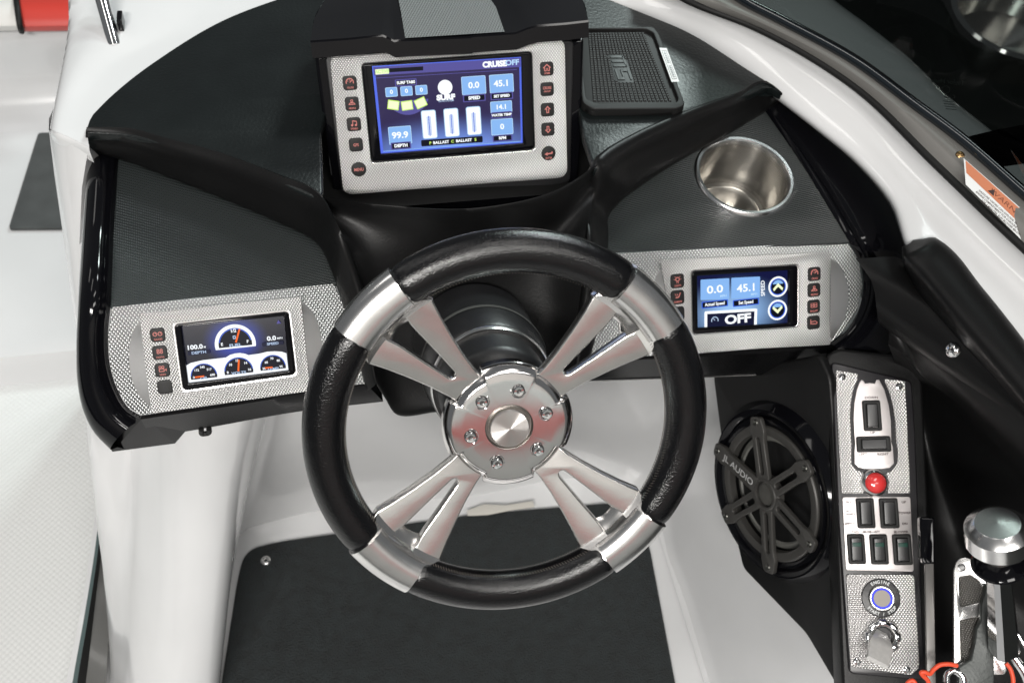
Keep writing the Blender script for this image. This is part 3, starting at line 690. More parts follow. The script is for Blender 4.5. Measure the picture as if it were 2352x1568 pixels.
# ================================================================== GAUGES
ICON = emis('icon_red', (.85, .30, .26), .75)
BEZ = KNURF
def button(parent, fr, px, py, w_, z, round_=False, h_=None):
    x, y = fr.uv(px, py, z); s_ = w_ * fr.px
    o_ = plate('button', circ(x, y, s_ / 2, 28) if round_ else rpoly(rrect(x, y, s_, (h_ or w_) * fr.px, s_ * .22, 4), 0), z - .003, z + .0012, RUB, parent, .0008)
    return o_, x, y, s_
def icon(parent, btn, kind, x, y, s_, z, text=None):
    p = Print(parent, z + .0014); m = ICON; u = s_
    y0 = y + .06 * u
    if kind == 'gauge':
        p.ring(x, y0, .22 * u, .29 * u, m, -20, 200, 20); p.line((x, y0 - .02 * u), (x + .13 * u, y0 + .14 * u), .06 * u, m)
        for a in (30, 90, 150): p.line((x + .12 * u * math.cos(R(a)), y0 + .12 * u * math.sin(R(a))), (x + .2 * u * math.cos(R(a)), y0 + .2 * u * math.sin(R(a))), .04 * u, m)
    elif kind == 'person':
        p.ring(x, y0 + .15 * u, .05 * u, .10 * u, m); p.line((x, y0 + .05 * u), (x, y0 - .05 * u), .07 * u, m); p.ring(x, y0 - .18 * u, .19 * u, .25 * u, m, 20, 160, 14); p.line((x - .24 * u, y0 - .1 * u), (x + .24 * u, y0 - .1 * u), .05 * u, m)
    elif kind == 'note':
        p.disc(x - .13 * u, y0 - .12 * u, .08 * u, m); p.disc(x + .14 * u, y0 - .12 * u, .08 * u, m)
        p.line((x - .07 * u, y0 - .12 * u), (x - .07 * u, y0 + .22 * u), .05 * u, m); p.line((x + .2 * u, y0 - .12 * u), (x + .2 * u, y0 + .16 * u), .05 * u, m); p.line((x - .07 * u, y0 + .2 * u), (x + .2 * u, y0 + .14 * u), .07 * u, m)
    elif kind == 'home':
        p.line((x - .27 * u, y0), (x + .01 * u, y0 + .25 * u), .07 * u, m); p.line((x + .27 * u, y0), (x - .01 * u, y0 + .25 * u), .07 * u, m)
        p.line((x - .18 * u, y0 + .05 * u), (x - .18 * u, y0 - .2 * u), .06 * u, m); p.line((x + .18 * u, y0 + .05 * u), (x + .18 * u, y0 - .2 * u), .06 * u, m)
        p.line((x - .18 * u, y0 - .2 * u), (x - .05 * u, y0 - .2 * u), .06 * u, m); p.line((x + .18 * u, y0 - .2 * u), (x + .05 * u, y0 - .2 * u), .06 * u, m); p.line((x - .05 * u, y0 - .2 * u), (x - .05 * u, y0), .05 * u, m); p.line((x + .05 * u, y0 - .2 * u), (x + .05 * u, y0), .05 * u, m)
    elif kind in ('up', 'down'):
        s1 = 1 if kind == 'up' else -1; y0 = y
        P_ = [(0, .28), (.24, .02), (.10, .02), (.10, -.24), (-.10, -.24), (-.10, .02), (-.24, .02)]
        I_ = [(0, .18), (.10, .07), (.04, .07), (.04, -.18), (-.04, -.18), (-.04, .07), (-.10, .07)]
        p.poly([(x + a * u, y0 + s1 * b * u) for a, b in P_], m, holes=[[(x + a * u, y0 + s1 * b * u) for a, b in I_]])
    elif kind == 'enter':
        p.line((x + .24 * u, y + .12 * u), (x + .24 * u, y), .08 * u, m); p.line((x + .27 * u, y), (x - .1 * u, y - .03 * u), .09 * u, m); p.poly([(x - .28 * u, y - .04 * u), (x - .08 * u, y + .09 * u), (x - .08 * u, y - .16 * u)], m)
    elif kind == 'gauges':
        for q in (-.17, .17): p.ring(x + q * u, y0, .10 * u, .155 * u, m); p.line((x + q * u, y0), (x + (q + .06) * u, y0 + .08 * u), .05 * u, m)
    elif kind == 'digits': p.text('88', x, y0 + .02 * u, .34 * u, m, wide=.9)
    elif kind == 'camera':
        p.ring(x - .12 * u, y0 + .16 * u, .05 * u, .10 * u, m); p.ring(x + .07 * u, y0 + .16 * u, .05 * u, .10 * u, m)
        p.poly(rrect(x - .03 * u, y0 - .05 * u, .38 * u, .24 * u, .03 * u), m, holes=[rrect(x - .03 * u, y0 - .05 * u, .26 * u, .12 * u, .01 * u)])
        p.poly([(x + .17 * u, y0 - .05 * u), (x + .3 * u, y0 + .06 * u), (x + .3 * u, y0 - .16 * u)], m)
    elif kind == 'lamp':
        p.ring(x, y0 + .06 * u, .10 * u, .16 * u, m); p.line((x - .05 * u, y0 - .1 * u), (x - .05 * u, y0 - .22 * u), .04 * u, m); p.line((x + .05 * u, y0 - .1 * u), (x + .05 * u, y0 - .22 * u), .04 * u, m)
        for a in (0, 45, 135, 180): p.line((x + .2 * u * math.cos(R(a)), y0 + .06 * u + .2 * u * math.sin(R(a))), (x + .28 * u * math.cos(R(a)), y0 + .06 * u + .28 * u * math.sin(R(a))), .04 * u, m)
    elif kind == 'seat':
        p.line((x + .2 * u, y0 + .25 * u), (x + .08 * u, y0 - .05 * u), .07 * u, m); p.line((x + .08 * u, y0 - .05 * u), (x - .15 * u, y0 - .08 * u), .08 * u, m); p.line((x - .2 * u, y0 + .2 * u), (x - .1 * u, y0 + .05 * u), .04 * u, m); p.line((x - .05 * u, y0 + .2 * u), (x + .02 * u, y0 + .05 * u), .04 * u, m)
    elif kind == 'grid':
        p.poly(rrect(x, y0 + .03 * u, .5 * u, .32 * u, .04 * u), m, holes=[rrect(x - .12 * u, y0 + .11 * u, .18 * u, .09 * u, .01 * u), rrect(x + .12 * u, y0 + .11 * u, .18 * u, .09 * u, .01 * u), rrect(x - .12 * u, y0 - .04 * u, .18 * u, .09 * u, .01 * u), rrect(x + .12 * u, y0 - .04 * u, .18 * u, .09 * u, .01 * u)])
    elif kind == 'boat':
        p.line((x - .26 * u, y0 - .12 * u), (x + .2 * u, y0 - .16 * u), .06 * u, m); p.line((x - .26 * u, y0 + .0 * u), (x + .1 * u, y0 + .06 * u), .05 * u, m); p.line((x + .1 * u, y0 + .06 * u), (x + .26 * u, y0 - .05 * u), .05 * u, m); p.line((x + .26 * u, y0 - .05 * u), (x + .2 * u, y0 - .16 * u), .05 * u, m); p.line((x - .24 * u, y0 + .2 * u), (x - .24 * u, y0 - .1 * u), .05 * u, m)
    elif kind == 'word': p.text(text[0], x, y + (.09 * u if len(text) > 1 else -.02 * u), .2 * u, m, wide=.8 if len(text[0]) < 5 else .68); 
    if kind == 'word' and len(text) > 1: p.text(text[1], x, y - .16 * u, .12 * u, m, wide=.8)
    elif text and kind != 'word': p.text(text, x, y - .32 * u, .13 * u, m, wide=.8)
    o_ = p.done('icon'); o_.parent = btn
def glow(name, base, hot, cx, cy, rad, st=1, lin=None):
    m = bpy.data.materials.new(name); m.use_nodes = True; nt = m.node_tree; b = nt.nodes['Principled BSDF']
    b.inputs['Base Color'].default_value = (0, 0, 0, 1); b.inputs['Roughness'].default_value = .2; b.inputs['Specular IOR Level'].default_value = .3
    tc = nt.nodes.new('ShaderNodeTexCoord'); mp = nt.nodes.new('ShaderNodeMapping'); mp.inputs['Location'].default_value = (-cx, -cy, 0)
    if isinstance(rad, tuple): sx_, sy_ = rad
    else: sx_ = sy_ = rad
    mp.vector_type = 'POINT'; mp.inputs['Scale'].default_value = (1, 1, 0)
    nt.links.new(tc.outputs['Object'], mp.inputs[0])
    dv = nt.nodes.new('ShaderNodeVectorMath'); dv.operation = 'MULTIPLY'; dv.inputs[1].default_value = (1 / sx_, 1 / sy_, 0)
    nt.links.new(mp.outputs[0], dv.inputs[0])
    ln = nt.nodes.new('ShaderNodeVectorMath'); ln.operation = 'LENGTH'; nt.links.new(dv.outputs[0], ln.inputs[0])
    cr = nt.nodes.new('ShaderNodeValToRGB'); nt.links.new(ln.outputs['Value'], cr.inputs[0])
    e0, e1 = cr.color_ramp.elements; e0.position = .0; e0.color = (*hot, 1); e1.position = 1; e1.color = (*base, 1)
    cr.color_ramp.interpolation = 'EASE'
    nt.links.new(cr.outputs[0], b.inputs['Emission Color']); b.inputs['Emission Strength'].default_value = st * .92
    return m
EW = emis('lit_white', (.92, .96, 1), 1.15); EB = emis('lit_light_blue', (.26, .50, .93), 1); EB2 = emis('lit_pale_blue', (.50, .74, 1), 1)
EN = emis('lit_navy', (.006, .008, .035), 1); EO = emis('lit_orange', (.95, .14, .01), 1.1); EG2 = emis('lit_green', (.62, .9, .15), 1)
EK = emis('lit_dark', (.002, .003, .012), 1); EBL = emis('lit_blue', (.05, .14, .75), 1); EV = emis('lit_violet', (.10, .09, .34), 1); EY = emis('lit_yellow_white', (.88, 1, .60), 1.1)
ET = emis('lit_text_blue', (.55, .70, .95), .9)

# ---- left and right instrument castings
def casting(name, label, fr, bez, frame_, lit, cheeks, btns, bh=.012):
    t = thing(name, label, 'gauge display', fr, 'small gauge displays on the knurled dash plates')
    zq = bh
    B_ = rpoly(fr.q(bez, zq), .004); Fq = rpoly(fr.q(frame_, zq), .0045)
    def grow(P_, d):
        c_ = V((sum(p[0] for p in P_) / len(P_), sum(p[1] for p in P_) / len(P_)))
        o_ = []
        for p in P_:
            v = V(p) - c_; o_.append((p[0] + math.copysign(d, v.x), p[1] + math.copysign(d, v.y)))
        return o_
    q0 = fr.q(bez, zq); qf = fr.q(frame_, zq)
    plate('bezel', [rpoly(q0, .004), rpoly(qf, .004)], 0, bh, ALU, t, .0014, 3)
    plate('knurled_face', [rpoly(grow(q0, -.0032), .002), rpoly(grow(qf, .0022), .005)], bh - .002, bh + .0004, KNURF, t, .0003, 1)
    ringo = fr.q(frame_, zq)
    plate('screen_frame', [rpoly(grow(ringo, .0006), .0045), rpoly(fr.q(lit, zq), .001)], bh - .006, bh + .0007, GLOSS, t, .0012, 3)
    plate('screen', fr.q(frame_, zq), bh - .0075, bh - .0052, SCREENB, t, .0002)
    for pts, edge in cheeks:
        a_ = [fr.w(x_, y_, .0012) for x_, y_ in pts]; b_ = [fr.w(x_, y_, bh - .0012) for x_, y_ in edge]
        loft('side_cheek', [a_, b_], 24, PLAIN, t, cross=5)
    for (bx, by, kd, tx) in btns:
        o_, x_, y_, s_ = button(t, fr, bx, by, 33 if name == 'x' else 32, bh)
        if kd: icon(t, o_, kd, x_, y_, s_, bh, tx)
    return t
FL = Frame(FD.w(520, 815, 0), DN, (1, 0, 0)); FR = Frame(FD.w(1713, 695, 0), DN, (1, 0, 0))
FL2 = Frame(FD.w(520, 815, 0), DN, (1, 0, 0))
lb_ = S(c_l, (130, 290), (1950, 90), (2055, 1130), (262, 1390))
lfq = S(c_l, (505, 385), (1835, 235), (1920, 960), (610, 1150))
llq = S(c_l, (575, 400), (1785, 282), (1842, 925), (662, 1072))
tL = casting('gauge_display', 'left gauge display with fuel dial lit, beside the wheel rim', FL, lb_, lfq, llq,
    [([(322, 730), (301, 775), (296, 820), (302, 868), (322, 912), (350, 940)], [(326, 734), (331, 770), (337, 820), (344, 868), (350, 905), (356, 936)]),
     ([(690, 688), (722, 722), (738, 775), (742, 825), (730, 870), (705, 893)], [(684, 692), (690, 730), (695, 775), (699, 825), (702, 860), (704, 888)])],
    [(*c_l(303, 500), 'gauges', 'GAUGES'), (*c_l(330, 710), 'digits', 'DIGITAL'), (*c_l(358, 915), 'camera', 'VIDEO'), (*c_l(388, 1115), None, None)])
p = Print(tL, .0072); z = p.z; k = .19532 * FL.px
G = lambda x, y: FL.uv(*c_l(x, y), .0072)
gx, gy = G(1215, 560)
p.poly(FL.q(llq, z), glow('screen_glow_left', (.003, .004, .016), (.03, .07, .55), gx, gy, (400 * k, 330 * k), 1))
def semi(c_, r_, m, dr=0, a0=-4, a1=184):
    p.poly(circ(c_[0], c_[1], r_, 40, a0, a1), m)
def dial(c_, r_, rim, dark, needle, nt, nb, txt, ty, labels):
    semi(c_, r_ + rim, EW, a0=-14, a1=194); p.poly(circ(c_[0], c_[1], r_, 40, -11, 191), dark)
    p.ring(c_[0], c_[1], r_ * .93, r_ * .98, EBL, 5, 175)
    for tx, a, b, h_ in labels: x_, y_ = G(a, b); p.text(tx, x_, y_, h_ * k, EW, bold=.03)
    x_, y_ = G(*ty); p.text(txt, x_, y_, 30 * k, ET, wide=1.3, bold=.03)
    p.line(G(*nb), G(*nt), needle * k, EO)
p.poly([G(*q) for q in [(640, 862), (690, 832), (830, 800), (900, 792), (1105, 768), (1150, 738), (1215, 720), (1270, 715), (1330, 724), (1370, 740), (1500, 722), (1590, 700), (1680, 695), (1760, 700), (1815, 718), (1838, 912), (668, 1062)]], EW)
# fuel
c0 = G(1216, 610)
p.poly(circ(c0[0], c0[1], 232 * k, 48, -12, 192), EW); p.poly(circ(c0[0], c0[1], 190 * k, 48, -9, 189), EK)
p.ring(c0[0], c0[1], 176 * k, 186 * k, EBL, 10, 170)
for tx, a, b, h_ in [('1/2', 1190, 455, 38), ('E', 1058, 615, 34), ('F', 1360, 580, 34)]: x_, y_ = G(a, b); p.text(tx, x_, y_, h_ * k, EW, bold=.03)
x_, y_ = G(1203, 530); p.poly(rrect(x_, y_, 34 * k, 40 * k, 8 * k), ET, holes=[rrect(x_, y_, 16 * k, 20 * k, 3 * k)])
x_, y_ = G(1218, 624); p.text('FUEL', x_, y_, 34 * k, ET, wide=1.35, bold=.03)
p.line(G(1222, 590), G(1265, 432), 20 * k, EO)
dial(G(848, 985), 150 * k, 18 * k, EK, 18, (740, 998), (850, 985), 'OIL', (850, 1008), [('172', 760, 918, 26), ('345', 828, 880, 26), ('517', 908, 906, 26), ('0', 728, 1002, 26), ('690', 948, 970, 26)])
dial(G(1258, 925), 165 * k, 20 * k, EK, 20, (1258, 790), (1252, 925), 'VOLTS', (1258, 945), [('10', 1158, 852, 28), ('12', 1235, 802, 28), ('14', 1335, 830, 28), ('8', 1128, 942, 28), ('16', 1382, 906, 28)])
dial(G(1660, 878), 148 * k, 18 * k, EK, 18, (1565, 886), (1655, 878), 'TEMP', (1658, 898), [('60', 1580, 822, 26), ('70', 1645, 776, 26), ('80', 1722, 800, 26), ('50', 1555, 895, 26), ('95', 1755, 870, 26)])
x_, y_ = G(740, 643); p.text('100.0', x_, y_, 50 * k, EW, wide=1.15, bold=.035)
x_, y_ = G(858, 640); p.text('M', x_, y_, 22 * k, EW)
x_, y_ = G(790, 705); p.rect(x_, y_, 250 * k, 44 * k, EN, 8 * k); p.text('DEPTH', x_, y_, 30 * k, ET, wide=1.25, bold=.03)
x_, y_ = G(1642, 540); p.text('0.0', x_, y_, 50 * k, EW, wide=1.2, bold=.035)
x_, y_ = G(1740, 536); p.text('MPH', x_, y_, 22 * k, EW)
x_, y_ = G(1657, 600); p.rect(x_, y_, 245 * k, 44 * k, EN, 8 * k); p.text('SPEED', x_, y_, 28 * k, ET, wide=1.25, bold=.03)
x_, y_ = G(1725, 345); p.poly([(x_ - 26 * k, y_ - 20 * k), (x_ + 26 * k, y_ - 20 * k), (x_, y_ + 24 * k)], EV)
p.done('screen_graphics')

rb_q = S(c_r, (78, 160), (1875, 75), (1870, 1025), (240, 1110))
rfq = S(c_r, (395, 255), (1540, 195), (1538, 845), (412, 930))
rlq = S(c_r, (448, 305), (1452, 240), (1452, 818), (455, 868))
tR = casting('gauge_display', 'right gauge display showing 45.1 and OFF, below the cup holder', FR, rb_q, rfq, rlq,
    [([(1902, 587), (1930, 612), (1947, 655), (1948, 697), (1932, 750), (1902, 785)], [(1900, 590), (1901, 620), (1901, 655), (1901, 700), (1900, 750), (1899, 782)]),
     ([(1524, 606), (1506, 640), (1500, 690), (1505, 740), (1530, 790), (1555, 803)], [(1527, 608), (1532, 650), (1538, 690), (1545, 740), (1552, 780), (1557, 800)])],
    [(*c_r(230, 358), 'lamp', 'LIGHTS'), (*c_r(232, 535), 'seat', 'CLIMATE'), (*c_r(235, 712), None, None), (*c_r(1720, 282), 'gauge', 'CRUISE'), (*c_r(1717, 457), 'person', 'PROFILE'), (*c_r(1714, 635), 'grid', 'BALLAST'), (*c_r(1712, 810), 'boat', None)])
p = Print(tR, .0072); z = p.z; k = .21094 * FR.px
G = lambda x, y: FR.uv(*c_r(x, y), .0072)
gx, gy = G(850, 700)
p.poly(FR.q(rlq, z), glow('screen_glow_right', (.004, .006, .05), (.35, .6, 1), gx, gy, (700 * k, 430 * k), 1))
for q in ([(485, 345), (798, 328), (797, 555), (485, 567)], [(820, 325), (1133, 310), (1130, 535), (820, 553)]):
    p.poly(rpoly([G(*a) for a in q], 10 * k), EB)
for a, b, tx in ((640, 608, 'Actual Speed'), (978, 590, 'Set Speed')):
    x_, y_ = G(a, b); p.rect(x_, y_, 300 * k, 75 * k, EBL, 8 * k); p.rect(x_, y_, 280 * k, 55 * k, EK, 6 * k); p.text(tx, x_, y_, 34 * k, EW, wide=.88, bold=.03)
x_, y_ = G(640, 452); p.text('0.0', x_, y_, 80 * k, EW, wide=1.35, bold=.02)
x_, y_ = G(985, 435); p.text('45.1', x_, y_, 80 * k, EW, wide=1.15, bold=.02)
x_, y_ = G(730, 520); p.text('MPH', x_, y_, 26 * k, EB2)
x_, y_ = G(1065, 502); p.text('MPH', x_, y_, 26 * k, EB2)
x_, y_ = G(1162, 437); p.text('SPEED', x_, y_, 44 * k, EW, rot=R(90), wide=1.0)
for a, b, s1 in ((1325, 420, 1), (1318, 672, -1)):
    x_, y_ = G(a, b); p.disc(x_, y_, 112 * k, EW); p.disc(x_, y_, 92 * k, EBL); p.disc(x_, y_, 80 * k, EK)
    p.poly(circ(x_, y_ + 8 * k, 66 * k, 24, 20, 160), EB)
    p.poly([(x_, y_ + s1 * 40 * k), (x_ + 58 * k, y_ - s1 * 18 * k), (x_ + 50 * k, y_ - s1 * 46 * k), (x_, y_), (x_ - 50 * k, y_ - s1 * 46 * k), (x_ - 58 * k, y_ - s1 * 18 * k)], EY)
p.poly(rpoly([G(*a) for a in [(522, 688), (1097, 655), (1092, 832), (522, 862)]], [18 * k, 18 * k, 0, 0]), EW)
p.poly([G(*a) for a in [(552, 715), (1066, 686), (1062, 834), (552, 861)]], EN)
x_, y_ = G(885, 772); p.text('OFF', x_, y_, 92 * k, EW, wide=1.3, bold=.04)
x_, y_ = G(635, 785); p.ring(x_, y_, 32 * k, 42 * k, ET, -20, 200); p.line((x_, y_), (x_ - 16 * k, y_ + 22 * k), 8 * k, ET)
p.done('screen_graphics')
# small switch behind the upper right spoke
fq = Frame(FD.w(1440, 742, 0), DN, (1, 0, 0))
t = thing('dash_switch', 'small black push switch on the knurled plate behind the upper right spoke', 'switch', fq)
plate('surround', rrect(0, 0, 44 * fq.px, 44 * fq.px, .003), 0, .004, ALU, t, .001)
plate('key', rrect(0, 0, 36 * fq.px, 36 * fq.px, .002), .001, .006, RUB, t, .001)
p = Print(t, .0063); p.rect(0, 0, 6 * fq.px, 8 * fq.px, EW, rot=R(20)); p.done('marker')
# ================================================================== DISPLAY POD
FM = Frame(D(1030, 270, 1.10), AX @ V((.147, -.382, .912)), AX @ V((.988, .102, -.117)))
t = pod = thing('display_pod', 'large lit touch display with SPEED tiles in a black hooded pod', 'display', FM)
hz = FM.q([(722, 128), (1343, 88), (1338, 300), (1328, 425), (1290, 447), (1090, 492), (910, 487), (768, 470)], -.004)
plate('housing', rpoly(hz, [.004, .004, .004, .012, .01, .01, .01, .012]), -.15, -.006, GLOSS, t, .004)
hz2 = FM.q([(745, 128), (1318, 92), (1310, 418), (1275, 425), (1090, 455), (910, 458), (786, 450)], -.004)
plate('face_panel', rpoly(hz2, .006), -.008, -.003, SATIN, t, .002)
# hood
def slab(z, pts): return [FM.w(a, b, z) for a, b in pts]
h1 = slab(.030, [(713, 96), (800, 90), (878, 82), (892, 88), (905, 95), (930, 93), (1082, 86), (1084, 84), (1185, 77), (1212, 66), (1235, 60), (1300, 55), (1352, 49)])
h2 = slab(-.03, [(722, 42), (800, 34), (882, 24), (893, 28), (902, 33), (922, 33), (1080, 26), (1084, 25), (1160, 20), (1180, 14), (1200, 8), (1290, 2), (1338, 0)])
h3 = slab(-.11, [(758, -20), (820, -30), (880, -40), (890, -36), (900, -32), (915, -32), (1060, -40), (1064, -40), (1110, -44), (1125, -48), (1140, -52), (1230, -56), (1280, -50)])
dn = -FM.v * .0175
loft('hood', [[p + dn - FM.n * .004 for p in h1], [p + dn * .96 for p in h1], [p + dn * .06 for p in h1], [p - FM.n * .001 - dn * .06 for p in h1], h1 and [p - FM.n * .004 - dn * .1 for p in h1], h2, h3], 13, GLOSS, t, smooth_rows=False, angle=25)
for ends, nm in ((0, 'l'), (-1, 'r')):
    a_ = [h1[ends], h2[ends], h3[ends]]
    sgn = -1 if ends == 0 else 1
    loft('hood_side', [a_, [p + dn for p in a_]], 12, GLOSS, t)
loft('hood_underside', [[h1[0] + dn - FM.n * .004, h1[-1] + dn - FM.n * .004], [h3[0] + dn, h3[-1] + dn]], 4, SATIN, t)
GP = mat('perforated_grey', (.20, .215, .215), .45, bump=('dots', 2000, .8, .0014))
ins = [slab(.0288, [(931, 90.5), (1159, 76)]), slab(-.03, [(921, 30), (1139, 19)]), slab(-.11, [(908, -36), (1092, -48)])]
loft('hood_insert', [[p + FM.v * .0012 for p in r_] for r_ in ins], 8, GP, t)
bh = .012
bz = FM.q([(768, 134), (1288, 98), (1294, 399), (797, 438)], bh)
sf = FM.q(S(c_main, (465, 455), (1645, 370), (1665, 1045), (535, 1135)), bh)
lq = FM.q(S(c_main, (532, 465), (1578, 400), (1590, 1005), (595, 1080)), bh)
plate('bezel', [rpoly(bz, .016, 8), rpoly(sf, .004)], -.004, bh, ALU, t, .003, 4)
def grow(P_, d):
    c_ = V((sum(p[0] for p in P_) / len(P_), sum(p[1] for p in P_) / len(P_)))
    return [(p[0] + math.copysign(d, p[0] - c_.x), p[1] + math.copysign(d, p[1] - c_.y)) for p in P_]
plate('knurled_face', [rpoly(grow(bz, -.0045), .012, 8), rpoly(grow(sf, .0018), .005)], bh - .002, bh + .0004, KNURF, t, .0003, 1)
plate('screen_frame', [rpoly(sf, .004), lq], bh - .006, bh - .0002, GLOSS, t, .001, 3)
plate('screen', sf, bh - .0075, bh - .0052, SCREENB, t, .0002)
for (a, b, kd, tx) in [(377, 582, 'gauge', 'CRUISE'), (392, 727, 'person', 'PEOPLE'), (405, 870, 'note', 'STEREO'), (420, 1013, 'word', ('GPS',)), (440, 1185, 'word', ('MENU',)),
                       (1755, 482, 'home', 'HOME'), (1757, 625, 'word', ('CRUISE', 'ON/OFF')), (1760, 768, 'up', None), (1763, 905, 'down', None), (1767, 1073, 'enter', 'ENTER')]:
    rd = (a, b) in ((440, 1185), (1767, 1073))
    o_, x_, y_, s_ = button(t, FM, *c_main(a, b), 34 if rd else 31, bh, rd); icon(t, o_, kd, x_, y_, s_, bh, tx)
p = Print(t, .0072); k = .3281 * FM.px
G = lambda x, y: FM.uv(*c_main(x, y), .0072)
lqz = FM.q(S(c_main, (532, 465), (1578, 400), (1590, 1005), (595, 1080)), .0072)
p.poly(lqz, emis('lit_edge_blue', (.10, .17, .85)))
gx, gy = G(1080, 1080)
p.poly([G(*q) for q in [(552, 485), (1562, 418), (1574, 988), (612, 1062)]], glow('screen_glow_main', (.030, .022, .085), (.22, .38, 1.0), gx, gy, (900 * k, 300 * k), 1))
p.poly([G(*q) for q in [(540, 472), (1572, 405), (1572, 470), (545, 530)]], EV)
p.poly([G(*q) for q in [(650, 480), (890, 466), (890, 494), (650, 508)]], EK)
p.line(G(560, 548), G(1545, 488), 4 * k, EV); p.line(G(612, 1060), G(1572, 990), 5 * k, EB)
x_, y_ = G(603, 502); p.rect(x_, y_, 92 * k, 34 * k, EY, 4 * k); p.text('ACTIVE', x_, y_, 22 * k, mat('lit_green_text', (0, 0, 0), emit=(.45, .8, .2)), wide=.9)
x_, y_ = G(1390, 451); p.text('CRUISE', x_, y_, 36 * k, EW, wide=1.0, bold=.06)
x_, y_ = G(1513, 440); p.text('OFF', x_, y_, 34 * k, EB2, wide=1.1, bold=.04)
def pill(a, b, w_, h_, tx, th=None):
    x_, y_ = G(a, b); p.rect(x_, y_, w_ * k, h_ * k, EV, 6 * k); p.rect(x_, y_, (w_ - 16) * k, (h_ - 14) * k, EK, 4 * k); p.text(tx, x_, y_, (th or h_ * .42) * k, EW, wide=1.0, bold=.05)
def tile(a, b, w_, h_, tx=None, th=30, m=None):
    x_, y_ = G(a, b); p.rect(x_, y_, (w_ + 8) * k, (h_ + 8) * k, EB2, 8 * k); p.rect(x_, y_, w_ * k, h_ * k, m or EB, 6 * k)
    if tx: p.text(tx, x_, y_, th * k, EW, wide=1.1, bold=.03)
x_, y_ = G(780, 660); p.poly(circ(x_, y_ + 10 * k, 150 * k, 24, 200, 340), EV)
pill(769, 578, 148, 46, 'SURF TABS', 18)
tile(668, 645, 74, 56, '0', 26); tile(773, 638, 74, 56, '0', 26); tile(877, 630, 74, 56, '0', 26)
for a, b, rt_ in ((681, 735, -12), (777, 738, 4), (872, 720, 20)):
    x_, y_ = G(a, b); p.rect(x_, y_, 78 * k, 64 * k, EG2, 3 * k, R(rt_)); p.rect(x_, y_, 68 * k, 52 * k, EY, 3 * k, R(rt_))
x_, y_ = G(1043, 611); p.disc(x_, y_, 50 * k, EW)
x_, y_ = G(1048, 682); p.text('SURF', x_, y_, 34 * k, EW, wide=1.15, bold=.07)
x_, y_ = G(1050, 706); p.text('GATE SYSTEM', x_, y_, 12 * k, ET)
tile(1243, 597, 160, 116, '0.0', 40); tile(1437, 584, 160, 116, '45.1', 40); tile(1435, 748, 144, 74, '14.1', 30); tile(1441, 886, 148, 104, '0', 36); tile(728, 945, 150, 116, '99.9', 42)
pill(1246, 684, 158, 50, 'SPEED'); pill(1438, 670, 158, 50, 'SET SPEED', 17); pill(1437, 802, 146, 44, 'WATER TEMP', 16); pill(1443, 963, 140, 46, 'RPM'); pill(734, 1016, 140, 50, 'DEPTH')
for a, b in ((931, 868), (1087, 855), (1242, 842)):
    x_, y_ = G(a, b); p.rect(x_, y_, 102 * k, 196 * k, EB2, 14 * k); p.rect(x_, y_, 92 * k, 186 * k, EW, 10 * k); p.rect(x_, y_ - 10 * k, 30 * k, 130 * k, emis('lit_tube', (.62, .72, .95)), 4 * k); p.rect(x_, y_ - 10 * k, 5 * k, 140 * k, EBL)
x_, y_ = G(1090, 984); p.rect(x_, y_, 432 * k, 44 * k, EK, 8 * k, R(-.5))
for tx, a, b, m_ in (('P', 938, 998, EG2), ('BALLAST', 1013, 992, EW), ('C', 1093, 986, EG2), ('BALLAST', 1172, 979, EW), ('S', 1253, 973, EG2)):
    x_, y_ = G(a, b); p.text(tx, x_, y_, 19 * k, m_, wide=1.05, bold=.04)
p.done('screen_graphics')

# ================================================================== PHONE TRAY
c_p = sheet(1341.4, 45.9, .15237)
ft = Frame(H(1450, 165, .775), (0, 0, 1), (1, -.05, 0))
t = thing('phone_tray', 'black ribbed rubber phone tray with raised initials on the dash top', 'tray', ft)
zt = .011
outer = ft.q([(1318, 64), (1500, 61), (1514, 78), (1574, 240), (1556, 249), (1362, 250), (1338, 236)], zt)
inner = ft.q(S(c_p, (-90, 135), (930, 130), (1045, 190), (1425, 1190), (1385, 1250), (215, 1262), (35, 1190)), zt)
plate('base', rpoly(outer, .004), 0, .0065, RUB, t, .001)
plate('rim', [rpoly(outer, .005), rpoly(inner, .004)], .0, zt, RUB, t, .0012, 3)
# raised studs in rows on the tray floor
vs = []; fs = []
q00, q10, q11, q01 = [V((*ft.uv(*c_p(*q), .007), 0)) for q in ((60, 200), (900, 190), (1330, 1230), (130, 1230))]
NX, NY = 19, 30
def quadbox(cx, cy, a, z0, z1, vs, fs):
    k_ = len(vs)
    for (sx, sy, zz, g) in ((-1, -1, z0, 1), (1, -1, z0, 1), (1, 1, z0, 1), (-1, 1, z0, 1), (-1, -1, z1, .6), (1, -1, z1, .6), (1, 1, z1, .6), (-1, 1, z1, .6)):
        vs.append((cx + sx * a * g, cy + sy * a * g, zz))
    fs += [tuple(k_ + i for i in f) for f in ((4, 5, 6, 7), (0, 1, 5, 4), (1, 2, 6, 5), (2, 3, 7, 6), (3, 0, 4, 7))]
cxm = [ft.uv(*c_p(*q), .007) for q in ((355, 520), (600, 520), (770, 940), (495, 940))]
from mathutils.geometry import intersect_point_quad_2d
for i in range(NX):
    for j in range(NY):
        a = (i + .5) / NX; b = (j + .5) / NY
        pnt = (q00 * (1 - a) + q10 * a) * (1 - b) + (q01 * (1 - a) + q11 * a) * b
        if intersect_point_quad_2d(pnt.xy, *[V(c_) for c_ in cxm]): continue
        quadbox(pnt.x, pnt.y, .0021, .0063, .0078, vs, fs)
o_ = mesh('studs', vs, fs, RUB, t, world=False, smooth=False); o_['kind'] = 'stuff'
lo_ = [V((*q, 0)) for q in cxm]
